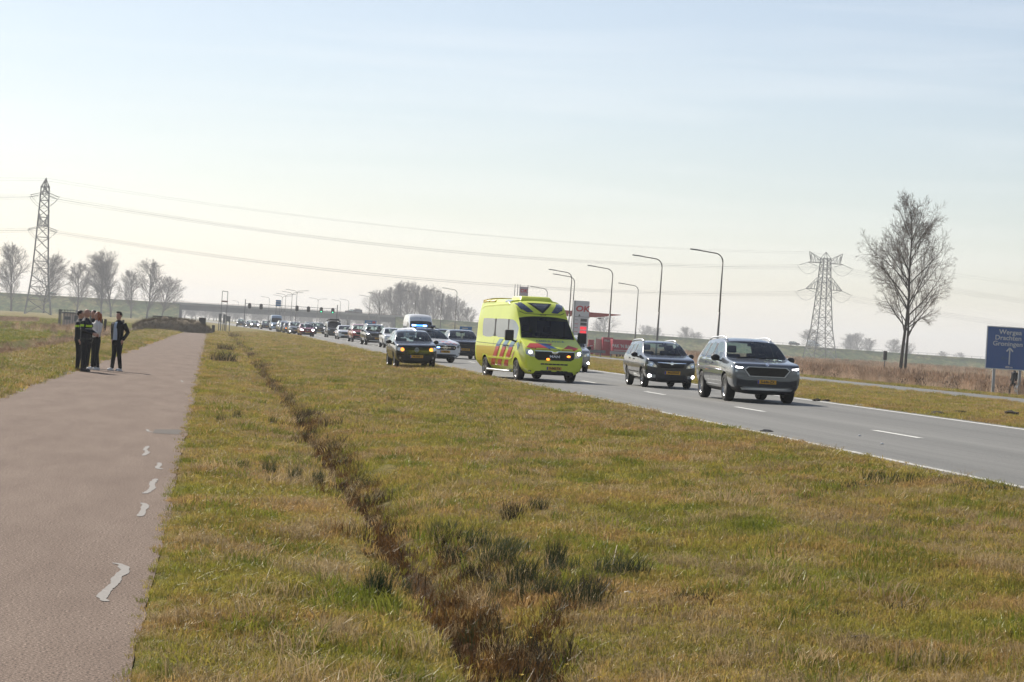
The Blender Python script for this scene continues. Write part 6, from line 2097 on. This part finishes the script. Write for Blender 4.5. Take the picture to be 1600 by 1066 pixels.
for a in ((1276, 626, .09, 'dark soil clods on the median right of the grey SUV'), (1292, 628, .11, 'larger dark soil clod beside the grey SUV shadow'), (1463, 650, .17, 'flat soil clod on the median, mid right'), (1500, 650, .22, 'broad flat soil clod on the median, right'), (1580, 648, .18, 'pointed dark clod at the right picture edge'), (500, 755, .05, 'small dark clod below the three rushes'), (1345, 1000, .05, 'tiny dark clod on the lower right verge')):
    clod(*a)
clod(1197, 674, .09, 'black scrap of rubber on the carriageway', M_TRIM, .25, 'rubber_scrap', 'litter')
clod(1378, 694, .022, 'tiny white litter speck on the road', M_SIGNW, .6, 'paper_scrap', 'litter')
clod(1343, 681, .02, 'tiny white pebble on the road by the lane dash', M_SIGNW, .6, 'paper_scrap', 'litter')
clod(982, 928, .025, 'small white paper scrap on the right ditch bank', M_SIGNW, .6, 'paper_scrap', 'litter')
clod(1345, 633, .12, 'pale flat litter strip on the median edge', M_SIGNW, .15, 'paper_scrap', 'litter')
# ================================================================ people
M_SKIN = mat('skin', (.46, .26, .19), .55, var=.06, vscale=12)
def remeshed(mb, name, m, vox=.012, smooth=4):
    me = mb.mesh(name, None)
    o = link(name, me)
    r_ = o.modifiers.new('r', 'REMESH'); r_.mode = 'VOXEL'; r_.voxel_size = vox
    s_ = o.modifiers.new('s', 'SMOOTH'); s_.iterations = smooth; s_.factor = .5
    dg = bpy.context.evaluated_depsgraph_get()
    out = bpy.data.meshes.new_from_object(o.evaluated_get(dg))
    bpy.data.objects.remove(o); bpy.data.meshes.remove(me)
    out.materials.clear(); out.materials.append(m)
    out.polygons.foreach_set('use_smooth', [True] * len(out.polygons))
    out.name = name
    return out
def rings(mb, rs, n=20):
    """stack of horizontal ellipses (x, y, z, rx, ry)"""
    vs, fs = [], []
    for (x, y, z, rx, ry) in rs:
        for k in range(n):
            a = 2 * math.pi * k / n
            vs.append((x + rx * math.cos(a), y + ry * math.sin(a), z))
    for i in range(len(rs) - 1):
        for k in range(n):
            k2 = (k + 1) % n
            fs.append((i * n + k, i * n + k2, (i + 1) * n + k2, (i + 1) * n + k))
    fs.append(tuple(range(n - 1, -1, -1))); fs.append(tuple((len(rs) - 1) * n + k for k in range(n)))
    mb.add(vs, fs)
def hand(mb, wrist, d, side, curl=.5):
    """palm, four fingers and a thumb from the wrist along d"""
    d = Vector(d).normalized(); w = Vector(wrist)
    a = d.cross(Vector((0, 1, 0)))
    if a.length < .1: a = d.cross(Vector((1, 0, 0)))
    a.normalize(); nrm = a.cross(d).normalized()
    mb.tube([w - d * .02, w + d * .04, w + d * .09], [.030, .040, .036], 10)
    for k, (o, l) in enumerate(((-.030, .066), (-.010, .078), (.010, .074), (.030, .056))):
        p = w + d * .085 + a * o
        q = p + d * l * .5 + nrm * (.012 * curl)
        e = q + d * l * (.5 - .2 * curl) + nrm * (.035 * curl)
        mb.tube([p - d * .02, q, e], [.0105, .010, .0085], 6)
    p = w + d * .03 + a * (-.034 * side)
    mb.tube([p, p + d * .03 - a * (.022 * side), p + d * .062 - a * (.024 * side)], [.014, .012, .010], 6)
def person(label, loc_, face, s=1.0, top=None, legs=None, shoes=None, hair=None, arms=None, stance=None, bulk=1.0, hair_style='short', female=False, group='people standing on the path', extra=None, walk=False):
    root = thing('person', label, 'person', loc_, face, group)
    root.scale = (s, s, s)
    st = stance or {'l': ((-.10, .0), (-.12, -.02)), 'r': ((.10, .0), (.12, .03))}
    sh = .195 if not female else .165
    # joints
    J = {}
    for sd, sg in (('l', -1), ('r', 1)):
        hip = Vector((sg * .095, 0, .92)); kx, ky = st[sd][0]; ax_, ay = st[sd][1]
        kz = st[sd][2] if len(st[sd]) > 2 else .50
        az = st[sd][3] if len(st[sd]) > 3 else .085
        J['hip' + sd] = hip; J['knee' + sd] = Vector((kx, ky - .015, kz)); J['ank' + sd] = Vector((ax_, ay + .01, az))
        a_ = (arms or {}).get(sd) or ((sg * .25, .03, 1.16), (sg * .26, -.06, .92))
        J['sho' + sd] = Vector((sg * sh, 0.01, 1.43)); J['elb' + sd] = Vector(a_[0]); J['wri' + sd] = Vector(a_[1])
    b = MB()
    # head with face, neck
    b.ellipsoid((0, -.005, 1.665), (.076, .096, .115), 20, 14)
    b.ellipsoid((0, -.045, 1.605), (.052, .050, .055), 12, 8)           # jaw
    b.ellipsoid((0, -.102, 1.640), (.014, .020, .022), 8, 6)            # nose
    b.ellipsoid((0, -.098, 1.668), (.012, .012, .030), 8, 6)
    for sg in (-1, 1):
        b.ellipsoid((sg * .078, .01, 1.655), (.012, .022, .032), 8, 6)  # ears
        b.ellipsoid((sg * .031, -.088, 1.690), (.022, .012, .008), 8, 6)  # brow
    b.ellipsoid((0, -.092, 1.598), (.024, .012, .008), 8, 6)            # lips
    b.tube([(0, .015, 1.44), (0, .01, 1.53), (0, 0, 1.60)], [.062, .056, .055], 12)
    rings(b, [(0, 0, .90, .13, .09), (0, 0, 1.0, .125, .088), (0, .0, 1.15, .12, .085), (0, 0, 1.32, .15, .095), (0, 0, 1.43, .15, .08), (0, .01, 1.49, .08, .06)])
    for sd, sg in (('l', -1), ('r', 1)):
        b.tube([J['sho' + sd], J['elb' + sd], J['wri' + sd]], [.050, .040, .028], 10)
        hand(b, J['wri' + sd], J['wri' + sd] - J['elb' + sd] + Vector((0, 0, -.05)), sg)
        b.tube([J['hip' + sd], J['knee' + sd], J['ank' + sd]], [.078, .052, .036], 10)
        b.ellipsoid(tuple(J['ank' + sd] + Vector((0, -.06, -.035))), (.038, .11, .03), 10, 6)
    link('body', remeshed(b, 'body', M_SKIN, .0095, 2), root)
    # eyes, mouth
    f = MB()
    for sg in (-1, 1): f.ellipsoid((sg * .031, -.094, 1.672), (.011, .006, .006), 8, 6)
    f.build('eyes', mat('dark eyes', (.03, .025, .02), .3), root, True)
    MB().ellipsoid((0, -.102, 1.597), (.022, .005, .004), 8, 5).build('mouth', mat('lips', (.30, .10, .09), .5), root, True)
    # trousers
    t = MB()
    hw = .165 if not female else .170
    rings(t, [(0, .005, .80, hw * .92, .115), (0, .005, .88, hw, .125), (0, 0, .97, hw * .98, .118), (0, 0, 1.03, hw * .93, .108)])
    slim = .9 if female else 1.0
    for sd in 'lr':
        t.tube([J['hip' + sd] + Vector((0, 0, -.02)), J['hip' + sd].lerp(J['knee' + sd], .5), J['knee' + sd], J['knee' + sd].lerp(J['ank' + sd], .45), J['ank' + sd] + Vector((0, 0, -.01))], [.098 * slim, .088 * slim, .068 * slim, .064 * slim, .056 * slim], 14)
    link('trousers', remeshed(t, 'trousers', legs, .013, 5), root)
    # jacket or top
    j = MB()
    w0, w1 = (.185 * bulk, .205 * bulk) if not female else (.155, .165)
    dp = .135 * bulk if not female else .115
    hem = .86 if not female else .98
    rings(j, [(0, 0, hem, w0 * .98, dp), (0, 0, hem + .12, w0 * .95, dp * .97), (0, 0, 1.18, w0 * .98, dp), (0, -.005, 1.33, w1, dp * 1.03), (0, 0, 1.43, w1 * .93, dp * .85), (0, .01, 1.49, w1 * .55, dp * .6), (0, .01, 1.53, .075, .072)])
    for sd in 'lr':
        j.tube([J['sho' + sd], J['sho' + sd].lerp(J['elb' + sd], .5), J['elb' + sd], J['elb' + sd].lerp(J['wri' + sd], .5), J['wri' + sd]], [.078 * bulk, .070 * bulk, .060 * bulk, .054 * bulk, .044 * bulk], 12)
    jm = remeshed(j, 'jacket', top, .013, 4)
    jo = link('jacket' if not female else 'pullover', jm, root)
    jb = BVHTree.FromPolygons([v.co for v in jm.vertices], [tuple(p.vertices) for p in jm.polygons])
    # shoes
    for sd in 'lr':
        c_ = J['ank' + sd]
        m_ = MB(); m_.ellipsoid((c_.x, c_.y - .065, c_.z - .040), (.047, .135, .042), 14, 8); m_.ellipsoid((c_.x, c_.y + .005, c_.z - .01), (.045, .060, .055), 12, 8)
        m_.box((c_.x, c_.y - .06, c_.z - .072), (.082, .245, .022))
        link('shoe', remeshed(m_, 'shoe', shoes, .009, 2), root)
    # hair
    if hair:
        h = MB()
        h.ellipsoid((0, .014, 1.690), (.083, .098, .104), 18, 12)
        if hair_style == 'long':
            h.tube([(0, .06, 1.72), (0, .085, 1.60), (0, .075, 1.46)], [.080, .078, .050], 12)
            for sg in (-1, 1): h.tube([(sg * .062, -.02, 1.72), (sg * .078, -.01, 1.60), (sg * .070, .0, 1.47)], [.030, .028, .018], 8)
        if hair_style == 'quiff':
            h.ellipsoid((0, -.055, 1.765), (.062, .050, .035), 12, 8)
        hm = remeshed(h, 'hair', hair, .009, 1)
        bm = bmesh.new(); bm.from_mesh(hm)
        kill = [v for v in bm.verts if v.co.y < -.045 and v.co.z < 1.735 and abs(v.co.x) < .066]
        if hair_style != 'long': kill += [v for v in bm.verts if v.co.z < 1.625 or (v.co.z < 1.655 and v.co.y < .02)]
        bmesh.ops.delete(bm, geom=list(set(kill)), context='VERTS')
        bm.to_mesh(hm); bm.free()
        link('hair', hm, root)
    if extra: extra(root, jb)
    return root
C_BLK = mat('black cloth', (.010, .011, .013), .85, var=.2, vscale=6)
C_NAVY = mat('navy cloth', (.012, .014, .020), .8, var=.2, vscale=6)
C_WHT = mat('white knit', (.62, .60, .59), .9, var=.08, vscale=20)
C_WSH = mat('white shoe leather', (.62, .62, .62), .5)
C_BSH = mat('black boot leather', (.012, .012, .012), .5)
H_DRK = mat('dark brown hair', (.025, .016, .011), .6)
H_GIN = mat('ginger hair', (.30, .085, .025), .6)
C_FLU = mat('fluorescent yellow band', (.48, .72, .03), .6, emit=(.5, .8, .02), estr=.0)
C_SHT = mat('pale blue shirt', (.42, .50, .62), .8)
def officer_kit(root, jb):
    for ax in 'FB':
        patch(jb, ax, [(-.20, 1.335), (.20, 1.335), (.20, 1.275), (-.20, 1.275)], 'reflective_band', C_FLU, root, .008, .04)
        patch(jb, ax, [(-.19, 1.235), (.19, 1.235), (.19, 1.215), (-.19, 1.215)], 'grey_band', mat('grey reflective band', (.35, .36, .38), .4), root, .008, .04)
    for ax in 'LR':
        patch(jb, ax, [(-.06, 1.345), (.07, 1.345), (.07, 1.285), (-.06, 1.285)], 'sleeve_band', C_FLU, root, .008, .03)
    bl = MB()
    for k in range(24):
        pass
    rings(bl, [(0, 0, .915, .198, .150), (0, 0, .965, .197, .149)])
    bl.build('belt', C_BSH, root)
    for x, y, w_, h_ in ((.19, -.05, .07, .16), (-.19, -.02, .06, .13), (.10, -.145, .08, .09)):
        link('belt_pouch', bevelled(MB().box((x, y, .90), (w_, .07, h_)).mesh('belt_pouch', C_BSH), .012), root)
    link('radio', bevelled(MB().box((.10, -.145, 1.32), (.05, .04, .10)).mesh('radio', C_BSH), .008), root)
def face_to(dx, dy): return math.atan2(dx, -dy)
def stand_at(u, v): 
    p = gnd(u, v); return (p.x, p.y, .004)
person('bald police officer in black jacket with yellow chest band, facing right', stand_at(130.5, 581), face_to(.93, -.35), 1.01, C_NAVY, C_BLK, C_BSH, None,
       {'l': ((-.27, -.03, 1.18), (-.12, -.26, 1.10)), 'r': ((.28, -.02, 1.17), (.13, -.27, 1.08))}, bulk=1.08, extra=officer_kit)
person('second police officer standing directly behind the bald officer', stand_at(121, 579.2), face_to(.96, -.15), .985, C_NAVY, C_BLK, C_BSH, H_DRK, bulk=1.06, extra=officer_kit)
person('ginger-haired person in white top with folded arms and white shoes', stand_at(147.5, 578.4), face_to(-.8, -.6), .975, C_WHT, C_BLK, C_WSH, H_GIN,
       {'l': ((-.23, -.06, 1.17), (.06, -.20, 1.15)), 'r': ((.23, -.06, 1.15), (-.06, -.22, 1.12))}, hair_style='long', female=True)
person('dark-haired person hidden between the officer and the white top', stand_at(141, 575.2), face_to(-.5, -.8), 1.0, C_BLK, C_BLK, C_BSH, H_DRK)
def open_shirt(root, jb):
    patch(jb, 'F', [(-.055, 1.475), (.045, 1.475), (.075, 1.10), (.075, .93), (-.085, .93), (-.08, 1.10)], 'shirt', C_SHT, root, .006, .03)
    for x0, x1 in ((-.055, -.115), (.045, .105)):
        patch(jb, 'F', [(x0, 1.49), (x1, 1.45), (x0 * 1.35, 1.28), (x0 * 1.2, 1.28)] if x0 < 0 else [(x0, 1.49), (x0 * 1.2, 1.28), (x0 * 1.35, 1.28), (x1, 1.45)], 'lapel', C_BLK, root, .014, .05)
person('young man in open black jacket over a pale blue shirt, white shoes', stand_at(181, 580), face_to(-.62, -.78), 1.0, C_BLK, C_BLK, C_WSH, H_DRK,
       {'l': ((-.30, .10, 1.17), (-.20, .0, .93)), 'r': ((.30, .10, 1.17), (.20, .0, .93))}, {'l': ((-.10, .0), (-.12, -.06)), 'r': ((.10, .0), (.12, .04))}, hair_style='quiff', extra=open_shirt)
pw_ = gnd(1580, 617.5, .02)
person('walking person in dark clothes, half hidden behind the blue road sign', (at(1584, 600, SY + 1.1).x, SY + 1.1, turf_z(pw_.x, SY + 1.1)), face_to(-.9, -.3), 1.0, C_BLK, C_BLK, C_BSH, H_DRK,
       stance={'l': ((-.10, -.16), (-.10, -.22), .50), 'r': ((.10, .02), (.10, .30), .50, .14)}, group='people beyond the road')
bg = thing('carrier_bag', 'white carrier bag held by the person behind the sign', 'bag', (at(1589, 600, SY + .85).x, SY + .85, turf_z(pw_.x, SY) + .22))
bb_ = MB()
rings(bb_, [(0, 0, 0, .13, .07), (0, 0, .05, .16, .09), (0, 0, .3, .15, .08), (.01, 0, .44, .10, .03)])
bb_.build('sack', mat('white plastic', (.66, .66, .64), .5), bg, True)
MB().tube([(-.05, 0, .42), (-.03, 0, .56), (.03, 0, .60), (.06, 0, .56), (.06, 0, .42)], .008, 5).build('handle', mat('white plastic', (.66, .66, .64), .5), bg)
# ================================================================ haze: one closed box of thin pale air
def build_haze():
    m = bpy.data.materials.new('haze air')
    m.use_nodes = True
    nt = m.node_tree
    nt.nodes.clear()
    out = nt.nodes.new('ShaderNodeOutputMaterial')
    pv = nt.nodes.new('ShaderNodeVolumePrincipled')
    pv.inputs['Color'].default_value = (.93, .96, 1.0, 1)
    pv.inputs['Density'].default_value = HAZE_D
    pv.inputs['Anisotropy'].default_value = 0.2
    nt.links.new(pv.outputs['Volume'], out.inputs['Volume'])
    mb = MB().box((200, 2300, 28), (5000, 5400, 62))
    o = mb.build('haze', m)
    tag(o, 'pale blue grey haze hanging over the far fields', 'haze', kind='stuff')
    o.visible_shadow = True
HAZE_D = 0.00027
build_haze()
